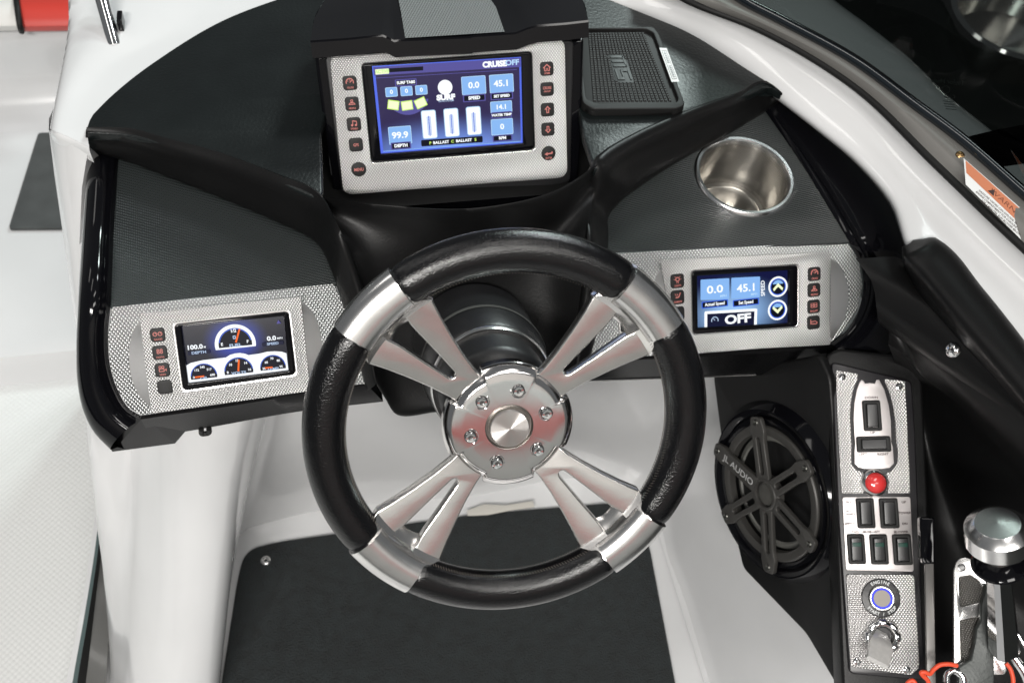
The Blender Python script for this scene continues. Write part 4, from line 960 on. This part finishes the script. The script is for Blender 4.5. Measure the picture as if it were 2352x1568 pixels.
def lp(u_, v_): return tuple(((lo_[0] * (1 - u_) + lo_[1] * u_) * (1 - v_) + (lo_[3] * (1 - u_) + lo_[2] * u_) * v_).xy)
def bar(u0, v0, u1, v1): return [lp(u0, v0), lp(u1, v0), lp(u1, v1), lp(u0, v1)]
plate('logo_plate', [lp(0, 0), lp(1, 0), lp(1, 1), lp(0, 1)], .0062, .0068, mat('logo_dark', (.006, .008, .008), .5), t, .0002)
LG = mat('logo_face', (.028, .034, .034), .5)
for q in ((.12, .08, .85, .15), (.12, .25, .85, .32), (.12, .42, .85, .49), (.78, .08, .88, .49), (.12, .58, .62, .65), (.12, .58, .22, .93), (.12, .86, .5, .93), (.42, .70, .52, .93), (.52, .60, .62, .78), (.42, .70, .90, .77), (.80, .70, .90, .93)):
    pass
for q in ((.10, .06, .88, .14), (.10, .22, .80, .30), (.10, .38, .88, .46), (.80, .06, .90, .46), (.10, .55, .20, .92), (.20, .84, .50, .92), (.42, .55, .52, .84), (.52, .55, .80, .63), (.80, .55, .90, .92)):
    plate('logo_stroke', bar(*q), .0064, .0078, LG, t, .0002)
p = Print(t, zt + .0003)
lb2 = [ft.uv(*c_p(*q), zt) for q in ((1135, 425), (1245, 430), (1435, 935), (1320, 940))]
p.poly(lb2, WHITEP)
c_ = [sum(q[i] for q in lb2) / 4 for i in (0, 1)]
ang = math.atan2(lb2[2][1] - lb2[1][1], lb2[2][0] - lb2[1][0])
ln = math.hypot(lb2[2][1] - lb2[1][1], lb2[2][0] - lb2[1][0])
p.rect(c_[0], c_[1], ln * .86, .0058, DARKP, .0005, ang); p.rect(c_[0], c_[1], ln * .83, .0048, WHITEP, .0004, ang)
for i in range(15):
    if i == 7: continue
    d_ = (i - 7) * ln * .053; p.rect(c_[0] + d_ * math.cos(ang), c_[1] + d_ * math.sin(ang), .0018 + .0004 * (i % 2), .0026, mat('faded_print', (.22, .25, .26), .5), 0, ang)
p.done('sticker')

# ================================================================== CONSOLE MOULDING, SPEAKER, SWITCHES
FK = Frame(D(1770, 1135, 1.235), V((-.964, -.187, .19)), V((.19, -.98, 0)))
FS = Frame(D(2010, 1190, 1.10), V((-.25, -.45, .85)), V((1, -.3, .1)))
# u of the switch panel follows its top edge in the photograph
_a, _b = FS.w(1950, 1240), FS.w(2080, 1238)
FS = Frame(FS.o, FS.n, _b - _a)
cs = thing('side_console', 'moulded black side console beside the footwell', 'console', Matrix.Translation(FS.o))
def P3(lst): return [D(*q) for q in lst]
ko = [FK.w(a, b) for a, b in ((1636, 860), (1750, 838), (1880, 815), (1905, 870), (1915, 1000), (1926, 1200), (1940, 1400), (1948, 1600), (1935, 1600), (1850, 1455), (1705, 1305), (1690, 1240), (1655, 1010))]
on(cs, FK)(plate('speaker_panel', rpoly([((q - FK.o).dot(FK.u), (q - FK.o).dot(FK.v)) for q in ko], .008), -.012, 0, ROLL, cs, .004, 3))
so = FS.q([(1896, 815), (1925, 800), (2060, 815), (2118, 868), (2130, 1100), (2150, 1620), (1936, 1620), (1918, 1200)], -.006)
on(cs, FS)(plate('switch_mount', rpoly(so, .008), -.05, -.004, ROLL, cs, .004, 3))
# console skin right of the switches up to the padded coaming
A_ = [H(a, b, z) for a, b, z in ((2040, 790, .67), (2080, 815, .66), (2116, 862, .64), (2194, 921, .645), (2270, 1000, .65), (2400, 1140, .65), (2620, 1400, .65))]
A2 = [H(a, b, z) for a, b, z in ((2044, 800, .655), (2082, 824, .648), (2120, 878, .618), (2200, 945, .622), (2272, 1022, .63), (2400, 1165, .63), (2620, 1420, .63))]
B_ = [H(a, b, z) for a, b, z in ((2060, 850, .61), (2085, 870, .60), (2128, 980, .55), (2190, 1080, .545), (2270, 1150, .56), (2400, 1260, .57), (2620, 1500, .57))]
C_ = [H(a, b, z) for a, b, z in ((2095, 1050, .55), (2110, 1090, .54), (2140, 1160, .505), (2192, 1220, .495), (2270, 1290, .50), (2400, 1390, .50), (2620, 1580, .50))]
D_ = [H(a, b, z) for a, b, z in ((2112, 1300, .50), (2128, 1320, .49), (2160, 1330, .475), (2200, 1350, .47), (2290, 1400, .47), (2400, 1450, .47), (2620, 1640, .47))]
E_ = [H(a, b, z) for a, b, z in ((2125, 1620, .43), (2140, 1620, .43), (2170, 1620, .43), (2220, 1620, .43), (2300, 1620, .43), (2420, 1620, .43), (2620, 1760, .43))]
loft('console_skin', [A_, A2, B_, C_, D_, E_], 40, ROLL, cs, cross=50, angle=70)
# upright side panel and padded coaming
c0_ = [H(a, b, z) for a, b, z in ((2076, 600, .73), (2105, 660, .73), (2175, 740, .73), (2240, 805, .73), (2400, 985, .73), (2620, 1270, .73))]
c1_ = [H(a, b, z) for a, b, z in ((2050, 700, .69), (2085, 760, .69), (2150, 830, .69), (2220, 900, .69), (2400, 1080, .69), (2620, 1360, .69))]
loft('side_panel', [[p + V((.0, .03, 0)) for p in [H(a, b, z) for a, b, z in ((1990, 640, .73), (2030, 700, .72), (2040, 760, .70), (2045, 790, .68), (2060, 800, .67))]], c0_, c1_, A_], 36, ROLL, cs, cross=36, angle=70)
bt = thing('coaming_bolster', 'black padded bolster running along the white gunwale at the right edge', 'bolster', Matrix.Translation(H(2200, 700, .78)))
b0 = [H(a, b, .765) for a, b in ((2129, 571), (2150, 584), (2242, 690), (2352, 832), (2420, 925), (2600, 1160))]
b1 = [H(a, b, .790) for a, b in ((2105, 577), (2133, 600), (2222, 708), (2352, 872), (2420, 962), (2600, 1195))]
b2 = [H(a, b, .785) for a, b in ((2084, 584), (2118, 620), (2205, 726), (2352, 905), (2420, 995), (2600, 1230))]
b3 = [H(a, b, .757) for a, b in ((2074, 594), (2108, 645), (2190, 748), (2352, 940), (2420, 1030), (2600, 1265))]
b4 = [H(a, b, .735) for a, b in ((2076, 604), (2102, 660), (2180, 755), (2352, 950), (2420, 1040), (2600, 1275))]
rows = [b0, [p + V((0, 0, .016)) for p in b0], b1, b2, b3, b4]
cap = [[r_[0] for r_ in rows]]
ctr = sum((r_[0] for r_ in rows), V((0, 0, 0))) / len(rows) + V((-.004, .02, -.004))
rows2 = [[ctr.lerp(r_[0], .35)] + [ctr.lerp(r_[0], .85)] + r_ for r_ in rows]
loft('padding', rows2, 60, ROLL, bt, cross=36, angle=80)
sf_ = Frame((.6168, .5008, .7288), (-.84, -.21, .50))
t = thing('panel_screw', 'domed steel screw in the black panel below the padded bolster', 'screw', sf_)
lathe('head', [(.0012, .0022), (.003, .004), (.0055, .0030), (.0075, .0012), (.0082, 0)], CHROME, t, 28)
lathe('socket', [(.0000, .0010), (.0012, .0012), (.0028, .0042)], mat('socket_dark', (.15, .15, .15)), t, 6)

# speaker
t = thing('speaker', 'round marine speaker with six-arm grey grille on the console wall', 'speaker', FK)
cxs, cys = FK.uv(*c_s(450, 800), .018)
SR = .1
lathe('mounting_ring', [(.094, .003), (.100, .012), (.106, .013), (.113, .004), (.115, 0)], GLOSS, t, 80, (cxs, cys, 0), angle=50)
lathe('basket', [(.0, -.03), (.05, -.028), (.078, .0), (.086, .010), (.094, .011), (.0975, .004)], GLOSS, t, 80, (cxs, cys, 0), angle=50)
lathe('trim_ring', [(.0735, .004), (.0745, .0125), (.0765, .0135), (.0845, .0135), (.086, .012), (.087, .004)], SPKG, t, 80, (cxs, cys, 0))
lathe('cone', [(.018, -.022), (.035, -.018), (.058, -.006), (.066, .002), (.072, .0)], CONE, t, 60, (cxs, cys, 0), angle=60)
lathe('dome_mesh', [(.00005, .020), (.008, .0195), (.0135, .0175), (.016, .013)], mat('mesh_grey', (.09, .088, .08), .5, .3, bump=('dots', 3200, 1, .001)), t, 40, (cxs, cys, 0), angle=60)
lathe('hub_ring', [(.0155, .014), (.0165, .0195), (.0190, .0195), (.0235, .0155), (.024, .008)], SPKG, t, 40, (cxs, cys, 0))
tabs = [(385, 190), (805, 580), (840, 1225), (490, 1420), (130, 985), (60, 430)]
for i, q in enumerate(tabs):
    ux, uy = FK.uv(*c_s(*q), .016); a = math.atan2(uy - cys, ux - cxs); L_ = min(.100, math.hypot(ux - cxs, uy - cys))
    o2 = [(.018, -.0115), (.045, -.0108), (L_ - .022, -.0105), (L_ - .010, -.0130), (L_ + .006, -.009), (L_ + .0075, -.005), (L_ + .0075, .005), (L_ + .006, .009), (L_ - .010, .0130), (L_ - .022, .0105), (.045, .0108), (.018, .0115)]
    sl = rrect((.024 + L_ - .018) / 2, 0, L_ - .042, .0075, .0036)
    TT = lambda pts: [(cxs + rot2(p_, a)[0], cys + rot2(p_, a)[1]) for p_ in pts]
    if i == 5:
        arm = plate('grille_arm', TT(rpoly(o2, .003)), .0125, .0185, SPKG, t, .001)
    else:
        arm = plate('grille_arm', [TT(rpoly(o2, .003)), TT(sl)], .0125, .0185, SPKG, t, .001)
    tx_, ty_ = cxs + L_ * math.cos(a), cys + L_ * math.sin(a)
    lathe('screw', [(.0012, .0185), (.0034, .0200), (.0042, .0186)], mat('screw_dark', (.12, .12, .11), .3, 1), t, 14, (tx_, ty_, 0)).parent = arm
    if i == 5:
        pp = Print(t, .0189); mx_, my_ = cxs + .053 * math.cos(a), cys + .053 * math.sin(a)
        pp.text('JL AUDIO', mx_, my_, .0088, mat('faded_white', (.42, .42, .42), .5), rot=a + math.pi, wide=1.15, bold=.01); pp.done('lettering').parent = arm

# switch panel
t = thing('switch_panel', 'tall narrow switch panel with rocker switches, red button and ignition key', 'switch panel', FS)
KNS = mat('diamond_plate', (.60, .585, .58), .3, 1, bump=('knurl', 950, .6, .0008))
plate('backing', rpoly(FS.q([(1908, 832), (1935, 838), (2092, 876), (2100, 1000), (2122, 1560), (1950, 1545), (1925, 1200)]), .006), -.004, .004, mat('black_plate', (.007, .006, .008), .35), t, .0015)
zp = .006
A = lambda *q: FS.q([c_a(*p_) for p_ in q], zp); B = lambda *q: FS.q([c_b(*p_) for p_ in q], zp)
plate('diamond_plate', rpoly(A((228, 115), (490, 155), (478, 230), (430, 340), (405, 480), (395, 650), (405, 900), (412, 950), (408, 1200), (480, 1270), (548, 1290), (530, 1400), (552, 1535), (295, 1535), (275, 1200), (245, 600)), .002, 3), .003, zp, KNS, t, .0006)
plate('diamond_plate', rpoly(A((785, 212), (1028, 240), (1045, 550), (1065, 1000), (1090, 1535), (825, 1535), (845, 1400), (808, 1300), (870, 1275), (940, 1190), (945, 1050), (925, 930), (912, 700), (890, 540), (840, 350), (800, 260)), .002, 3), .003, zp, KNS, t, .0006)
boat = A((525, 225), (548, 235), (565, 268), (620, 262), (680, 270), (700, 225), (730, 225), (790, 340), (840, 520), (865, 700), (870, 900), (868, 940), (888, 1000), (900, 1190), (850, 1240), (760, 1252), (560, 1252), (490, 1235), (445, 1190), (442, 1050), (450, 960), (440, 850), (432, 680), (440, 500), (470, 340), (500, 260))
plate('boat_plate', boat, .003, zp + .0002, PINKP, t, .0005)
plate('switch_plate', rpoly(B((215, 70), (772, 68), (800, 680), (245, 668)), .003), .003, zp, PINKP, t, .0006)
plate('diamond_plate', rpoly(B((245, 700), (803, 705), (847, 1460), (780, 1525), (285, 1455)), .004), .003, zp, KNS, t, .0006)
def rocker(c_, cx, cy, w_, h_, horiz=False, lens=False, rot=0):
    x_, y_ = FS.uv(*c_(cx, cy), zp); s_ = (.19915 if c_ is c_a else .28125) * FS.px * (-(AX.transposed() @ (FS.w(*c_(cx, cy)) - EYE)).z / FS.d)
    W_, H_ = w_ * s_, h_ * s_
    o_ = plate('rocker_switch', [rrect(x_, y_, W_, H_, .0022, 4, rot), rrect(x_, y_, W_ * (.62 if not horiz else .72), H_ * (.76 if not horiz else .62), .0008, 2, rot)], .003, zp + .0036, RUB, t, .0010)
    q = plate('rocker', rrect(x_, y_, W_ * (.60 if not horiz else .70), H_ * (.74 if not horiz else .60), .0008, 2, rot), .003, zp + .0046, mat('rocker_black', (.016, .016, .017), .35), t, .0007, shear=(lambda a, b: (b - y_) * .10) if not horiz else (lambda a, b: (a - x_) * .10))
    q.parent = o_
    if lens:
        l_ = plate('lens', rrect(x_, y_ + H_ * .16, W_ * .5, H_ * .13, .0004, 2), zp + .004, zp + .0062, GREENL, t, .0003); l_.parent = o_
    return o_
rocker(c_a, 642, 640, 200, 350); rocker(c_a, 660, 968, 380, 180, True)
rocker(c_b, 402, 202, 140, 242); rocker(c_b, 594, 202, 146, 242)
rocker(c_b, 327, 495, 138, 240, lens=True); rocker(c_b, 512, 497, 138, 240, lens=True); rocker(c_b, 702, 499, 146, 244, lens=True)
p = Print(t, zp + .0005); ka = .19915 * FS.px; kb = .28125 * FS.px
for tx, a, b in (('DOWN', 637, 432), ('UP', 652, 836), ('LEFT', 542, 1085), ('RIGHT', 770, 1083)):
    x_, y_ = FS.uv(*c_a(a, b), zp); p.text(tx, x_, y_, 27 * ka, DARKP, wide=1.15)
for tx, a, b in (('FILL', 266, 113), ('ALL', 268, 187), ('TANKS', 272, 212), ('EMPTY', 275, 288), ('UP', 715, 113), ('TOWER', 722, 201), ('DN', 724, 289), ('BLOWER', 692, 356)):
    x_, y_ = FS.uv(*c_b(a, b), zp); p.text(tx, x_, y_, 17 * kb, DARKP, wide=1.15)
x_, y_ = FS.uv(*c_b(405, 356), zp); p.text('FWD \u2014BILGE\u2014AFT', x_, y_, 16 * kb, DARKP, wide=1.1)
p.done('legends')
# red alarm button
x_, y_ = FS.uv(*c_a(685, 1415), .012); r_ = 158 * ka
b_ = lathe('button_collar', [(r_ * .70, .0105), (r_ * .74, .0135), (r_ * .92, .0115), (r_, .0075), (r_ * 1.02, .003)], ALU, t, 48, (x_, y_, 0), angle=50)
lathe('red_button', [(.00005, .0165), (r_ * .3, .0162), (r_ * .55, .0148), (r_ * .68, .0125), (r_ * .72, .010)], REDL, t, 40, (x_, y_, 0), angle=80)
# start button
x_, y_ = FS.uv(*c_b(532, 895), .008); r_ = 152 * kb
plate('button_bezel', circ(x_, y_, r_, 60), .003, .0078, SATIN, t, .001)
lathe('start_button', [(r_ * .66, .0075), (r_ * .66, .010), (r_ * .60, .0118), (r_ * .56, .0118)], ALU, t, 48, (x_, y_, 0))
lathe('light_ring', [(r_ * .565, .0114), (r_ * .55, .0121), (r_ * .45, .0121), (r_ * .43, .0114)], emis('ring_blue', (.10, .12, 1), 1.0), t, 48, (x_, y_, 0))
lathe('button_face', [(.00005, .0118), (r_ * .43, .0118)], mat('button_metal', (.22, .20, .18), .5, .6), t, 48, (x_, y_, 0))
p = Print(t, .0082); p.arctext('ENGINE', x_, y_, r_ * .83, .0033, WHITEP, 90, step=.21); p.arctext('START / STOP', x_, y_, r_ * .83, .0033, WHITEP, 270, cw=False, step=.17); p.done('legends')
# ignition
x_, y_ = FS.uv(*c_b(548, 1215), .014); r_ = 140 * kb
nut = []
for i in range(144):
    a = i * 2.5; d = min((a - 20) % 45, 45 - (a - 20) % 45)
    nut.append((x_ + (r_ * (.88 if d < 7 else 1)) * math.cos(R(a)), y_ + (r_ * (.88 if d < 7 else 1)) * math.sin(R(a))))
ig = plate('ignition_nut', [nut, circ(x_, y_, r_ * .55, 40)], .003, .016, CHROME, t, .0035, 4)
plate('key_barrel', circ(x_, y_, r_ * .54, 36), .003, .011, SATIN, t, .0005)
kx0, ky0 = FS.uv(*c_b(545, 1190), .022); kx1, ky1 = FS.uv(*c_b(500, 1420), .045)
MK = FS.m
def L3(x, y, z): return MK @ V((x, y, z))
dirk = V((kx1 - kx0, ky1 - ky0, .020)); sd = V((-(ky1 - ky0), kx1 - kx0, 0)).normalized(); nz = dirk.cross(sd).normalized()
vs = []; fs = []
NK = 10
for i in range(NK + 1):
    s_ = i / NK; c_ = V((kx0, ky0, .013)) + dirk * s_ + V((0, 0, .012 * math.sin(min(1, s_ * 2.5) * math.pi / 2)))
    w_ = .0060 + .0062 * min(1, s_ * 3) - .002 * max(0, s_ - .8) * 5 * .3
    for (a, b) in ((-1, -1), (-.7, -1.35), (.7, -1.35), (1, -1), (1, 1), (.7, 1.35), (-.7, 1.35), (-1, 1)):
        vs.append(c_ + sd * a * w_ + nz * b * .0030)
for i in range(NK):
    for j in range(8): fs.append((i * 8 + j, i * 8 + (j + 1) % 8, (i + 1) * 8 + (j + 1) % 8, (i + 1) * 8 + j))
fs.append(tuple(range(8))); fs.append(tuple(NK * 8 + j for j in reversed(range(8))))
kk_ = thing('ignition_key', 'bare metal ignition key standing in the chrome lock of the switch panel', 'key', FS)
mesh('key_grip', vs, fs, mat('key_metal', (.72, .71, .69), .32, .45, var=.06, vscale=200), kk_, world=False, angle=40)
for c_, a, b, m_ in ((c_a, 303, 197, 0), (c_a, 955, 302, 1), (c_b, 337, 1412, 1), (c_b, 740, 1480, 1)):
    x_, y_ = FS.uv(*c_(a, b), zp); 
    s_ = lathe('screw', [(.0018, zp + .0010), (.0022, zp + .0022), (.0036, zp + .0018), (.0043, zp)], CHROME, t, 22, (x_, y_, 0))
    lathe('socket', [(.00003, zp + .001), (.0019, zp + .0011)], mat('socket_dark', (.15, .15, .15)), t, 6, (x_, y_, 0)).parent = s_

# glove box latch and strip beside the switch panel
fl_ = Frame(D(2130, 1240, 1.06), V((-.3, -.4, .85)), V((1, 0, .1)))
t = thing('console_latch', 'black latch block over a narrow grey strip beside the switch panel', 'latch', fl_)
plate('latch_block', rpoly(fl_.q([(2113, 1186), (2146, 1188), (2147, 1294), (2121, 1295), (2114, 1280)], .012), .002), 0, .014, GLOSS, t, .002)
plate('strip', fl_.q([(2122, 1285), (2143, 1285), (2149, 1620), (2127, 1620)]), 0, .004, mat('strip_grey', (.10, .095, .09), .35, .3), t, .001)
plate('latch_edge', fl_.q([(2111, 1190), (2114, 1188), (2116, 1276), (2113, 1280)], .008), 0, .008, ALU, t, .0005)

# ================================================================== THROTTLE
fb = Frame(D(2230, 1400, 1.03), V((-.3, -.4, .85)), V((1, 0, .1)))
t = thing('throttle_lever', 'aluminium throttle lever with round faceted knob on a machined base plate', 'throttle', fb)
bp_ = rpoly(fb.q([c_t(*q) for q in ((272, 1500), (270, 640), (300, 570), (365, 545), (425, 575), (450, 640), (540, 760), (640, 1000), (700, 1500))], .004), .006)
plate('base_plate', [bp_, rpoly(fb.q([c_t(*q) for q in ((312, 720), (400, 700), (470, 745), (530, 830), (530, 900), (325, 955))], .004), .002), rpoly(fb.q([c_t(*q) for q in ((322, 1065), (540, 1015), (560, 1300), (332, 1400))], .004), .002)], 0, .005, ALU, t, .001)
plate('base_inlay', fb.q([c_t(*q) for q in ((300, 690), (420, 690), (540, 760), (620, 1000), (660, 1440), (320, 1440))], .002), 0, .0025, mat('inlay_grey', (.30, .29, .27), .4, .9, bump=('knurl', 1100, .9, .0009)), t, .0003)
x_, y_ = fb.uv(*c_t(335, 637), .005)
lathe('base_screw', [(.00003, .0054), (.003, .0056), (.0042, .0052)], mat('socket_dark', (.15, .15, .15)), t, 20, (x_, y_, 0))
kt = D(2291, 1200, .90)
ax_ = (kt - D(2302, 1568, 1.03)).normalized()
fk = Frame(kt, ax_, (1, 0, 0)); inv_ = XF[t.name].inverted()
def lev(name, prof, m, n=48, ang=30):
    vs = []; fs = []; m_ = len(prof)
    for i in range(n):
        a = 2 * math.pi * i / n
        for r_, z_ in prof: vs.append(fk.m @ V((r_ * math.cos(a), r_ * math.sin(a), z_)))
    for i in range(n):
        for j in range(m_ - 1): fs.append((i * m_ + j, ((i + 1) % n) * m_ + j, ((i + 1) % n) * m_ + j + 1, i * m_ + j + 1))
    return mesh(name, vs, fs, m, t, angle=ang)
lev('knob', [(.00004, .0006), (.0195, .0000), (.0202, -.0004), (.0283, -.0070), (.0287, -.0076), (.0287, -.0250), (.0275, -.0275), (.012, -.0320)], mat('satin_knob', (.85, .84, .83), .22, 1), 64, 25)
lev('neck', [(.0128, -.030), (.0128, -.052)], STEEL)
lev('collar', [(.012, -.046), (.0190, -.049), (.0240, -.0545), (.0245, -.0570), (.0215, -.0600), (.012, -.0615)], GLOSS)
sv = []; sf2 = []
for j, z_ in enumerate((-.06, -.10, -.14, -.185)):
    w_ = .0088 + .0012 * j; off = -.004 * j
    for (a, b) in ((-1, -.6), (-.6, -1), (.6, -1), (1, -.6), (1, .6), (.6, 1), (-.6, 1), (-1, .6)):
        sv.append(fk.m @ V((a * w_ + .0005 * j, b * w_ * 1.0 + off * .2, z_)))
for j in range(3):
    for i in range(8): sf2.append((j * 8 + i, j * 8 + (i + 1) % 8, (j + 1) * 8 + (i + 1) % 8, (j + 1) * 8 + i))
mesh('shaft', sv, sf2, CHROME, t, angle=20)
am = [fb.q([c_t(*q) for q in pts], zz) for pts, zz in (([(520, 770), (590, 770), (590, 1600), (300, 1600), (300, 1430), (400, 1370), (430, 1250), (440, 1130), (480, 1060), (485, 930), (510, 850)], .012),)]
plate('lever_arm', am[0], .006, .016, mat('cast_dark', (.045, .05, .048), .4, .3, bump=('noise', 300, .3, .001)), t, .002)
tube('base_edge', [fb.w(*c_t(*q), .01) for q in ((690, 1010), (760, 1130), (837, 1260), (900, 1380))], .0022, CHROME, t)
tube('base_edge', [fb.w(*c_t(*q), .008) for q in ((700, 1290), (780, 1390), (850, 1500), (880, 1600))], .0050, CHROME, t)
tube('pivot_ring', [fb.w(*c_t(*q), .014) for q in ((215, 1560), (225, 1490), (270, 1465), (330, 1500), (365, 1600))], .0035, CHROME, t)
t = thing('safety_lanyard', 'thin bright red safety cord looped at the foot of the throttle', 'cord', Matrix.Translation(fb.o))
off = .020
tube('cord', [fb.w(*c_t(*q), z_) for q, z_ in (((80, 1640), .018), ((60, 1540), .022), ((20, 1500), .026), ((10, 1480), .028), ((40, 1478), .028), ((75, 1492), .026), ((110, 1455), .024), ((160, 1420), .024), ((220, 1412), .024), ((300, 1425), .022))], .0023, CORD, t, res=70)
tube('cord', [fb.w(*c_t(*q), .02) for q in ((690, 1405), (720, 1440), (745, 1510), (750, 1620))], .0022, CORD, t)
tube('cord', [fb.w(*c_t(*q), .02) for q in ((-110, 1620), (-95, 1560), (-60, 1545), (-30, 1590), (-25, 1640))], .0023, CORD, t)

# ================================================================== FLOOR MAT, TAPE, LEFT SIDE
fm_ = Frame(H(1000, 1400, 0), (0, 0, 1))
t = thing('floor_mat', 'charcoal carpet floor mat on the footwell floor under the wheel', 'floor mat', fm_)
mo = fm_.q([(562, 1262), (640, 1242), (1100, 1178), (1440, 1150), (1492, 1250), (1562, 1620), (497, 1640), (545, 1330)], .01)
plate('carpet', rpoly(mo, [.05, .02, .01, .05, .02, .01, .01, .02], 8), .001, .010, CARPET, t, .003)
x_, y_ = fm_.uv(610, 1286, .011)
lathe('snap', [(.0015, .0095), (.0028, .0118), (.0052, .0125), (.0078, .0112), (.0085, .0098)], ALU, t, 24, (x_, y_, 0))
ftp = Frame(H(1150, 1168, .012), (0, 0, 1))
t = thing('tape_strip', 'crumpled beige tape strip at the far edge of the footwell mat', 'tape', ftp)
plate('strip', ftp.q([(1072, 1172), (1110, 1158), (1160, 1160), (1224, 1150), (1228, 1164), (1180, 1170), (1120, 1182), (1074, 1184)]), -.0010, .0008, TAPE, t, .0003)

# walk-through door in its channel at the lower left
t = thing('walkthrough_door', 'stowed glass walk-through door with a dark strip for the shaded gap beside the white walkway', 'door', Matrix.Translation(H(210, 1400, .05)))
def strip3(name, tp, bt_, m): return loft(name, [tp, bt_], 12, m, t)
e1 = Hl(.05, (232, 1130), (222, 1230), (196, 1400), (166, 1568), (158, 1620))
e2 = Hl(.05, (238, 1128), (229, 1230), (205, 1400), (177, 1568), (170, 1620))
e3 = Hl(.03, (240, 1128), (236, 1230), (217, 1400), (197, 1568), (190, 1620))
e4 = Hl(.02, (242, 1130), (248, 1230), (252, 1400), (243, 1568), (240, 1620))
loft('edge_profile', [e1, e2], 16, mat('glass_edge', (.10, .14, .14), .2, .2), t)
loft('seal', [e2, e3], 16, RUB, t)  # black strip painted in for the shaded gap beside the glass
loft('glass_panel', [e3, e4], 16, mat('grey_glass', (.13, .13, .125), .12, coat=1), t)
tag(loft('walkway_coaming', [Hl(.052, (226, 1128), (212, 1230), (186, 1400), (152, 1568), (140, 1640)), e1, [p + V((0, 0, -.05)) for p in e1]], 16, GEL), kind='structure')
# bow seat cushion and chrome strut
cz = .25
t = thing('bow_cushion', 'white bow seat cushion with a red section and dark piping, top left', 'cushion', Matrix.Translation(H(60, 40, cz)))
def cush(name, xs, m):
    r0 = [H(a, b, z_) for a, b, z_ in ((xs[0], 73, .255), (xs[1], 71, .255))]
    r1 = [H(xs[0], 60, .275), H(xs[1], 58, .275)]; r2 = [H(xs[0] - 3, 35, .29), H(xs[1] - 3, 33, .29)]; r3 = [H(xs[0] - 10, -30, .29), H(xs[1] - 10, -30, .29)]
    return loft(name, [r0, r1, r2, r3], 6, m, t, cross=14)
cush('white_section', (-40, 40), WHITEV); cush('red_section', (48, 175), REDV)
tube('piping', [H(50, 73, .262), H(46, 60, .28), H(42, 35, .295), H(36, -20, .297)], .006, RUB, t)
ch = H(264, 108, .765)
t = thing('chrome_strut', 'flat chrome strut standing on the white deck at the top left', 'strut', Matrix.Translation(ch))
c2_ = D(226, -30, (ch - EYE).length * .90)
tube('bar', [ch, ch.lerp(c2_, .5), c2_], .0078, CHROME, t, n=16)
lathe('foot', [(.006, .0), (.0105, .001), (.0115, -.002), (.0120, -.004)], CHROME, t, 24)
ff = Frame(H(282, 66, .768), (0, 0, 1))
box('bracket', tuple(x - y for x, y in zip((ff.o.x, ff.o.y, ff.o.z + .01), ch)), (.006, .02, .016), GLOSS, t)
# unseen seat behind the driver, added so the wheel hub mirrors a red band
ms = Matrix.Translation((.12, -.75, .0))
t = thing('reflected_seat', 'unseen white seat with red band, added to be mirrored in the wheel hub', 'seat', ms)
plate_f = Frame((.12, -.75, .85), (0, 1, .12), (-1, 0, 0))
def seatpiece(name, y0, y1, m, d=.0):
    o_ = plate(name, rrect(0, (y0 + y1) / 2, 1.3, y1 - y0, .02), -.08, d, m, t, .02); return on(t, plate_f)(o_)
seatpiece('backrest', -.40, .109, mat('seat_cream', (.50, .475, .455), .5)); seatpiece('red_band', .11, .182, mat('band_red', (.75, .03, .02), .45), .004); seatpiece('headrest', .183, .42, WHITEV)
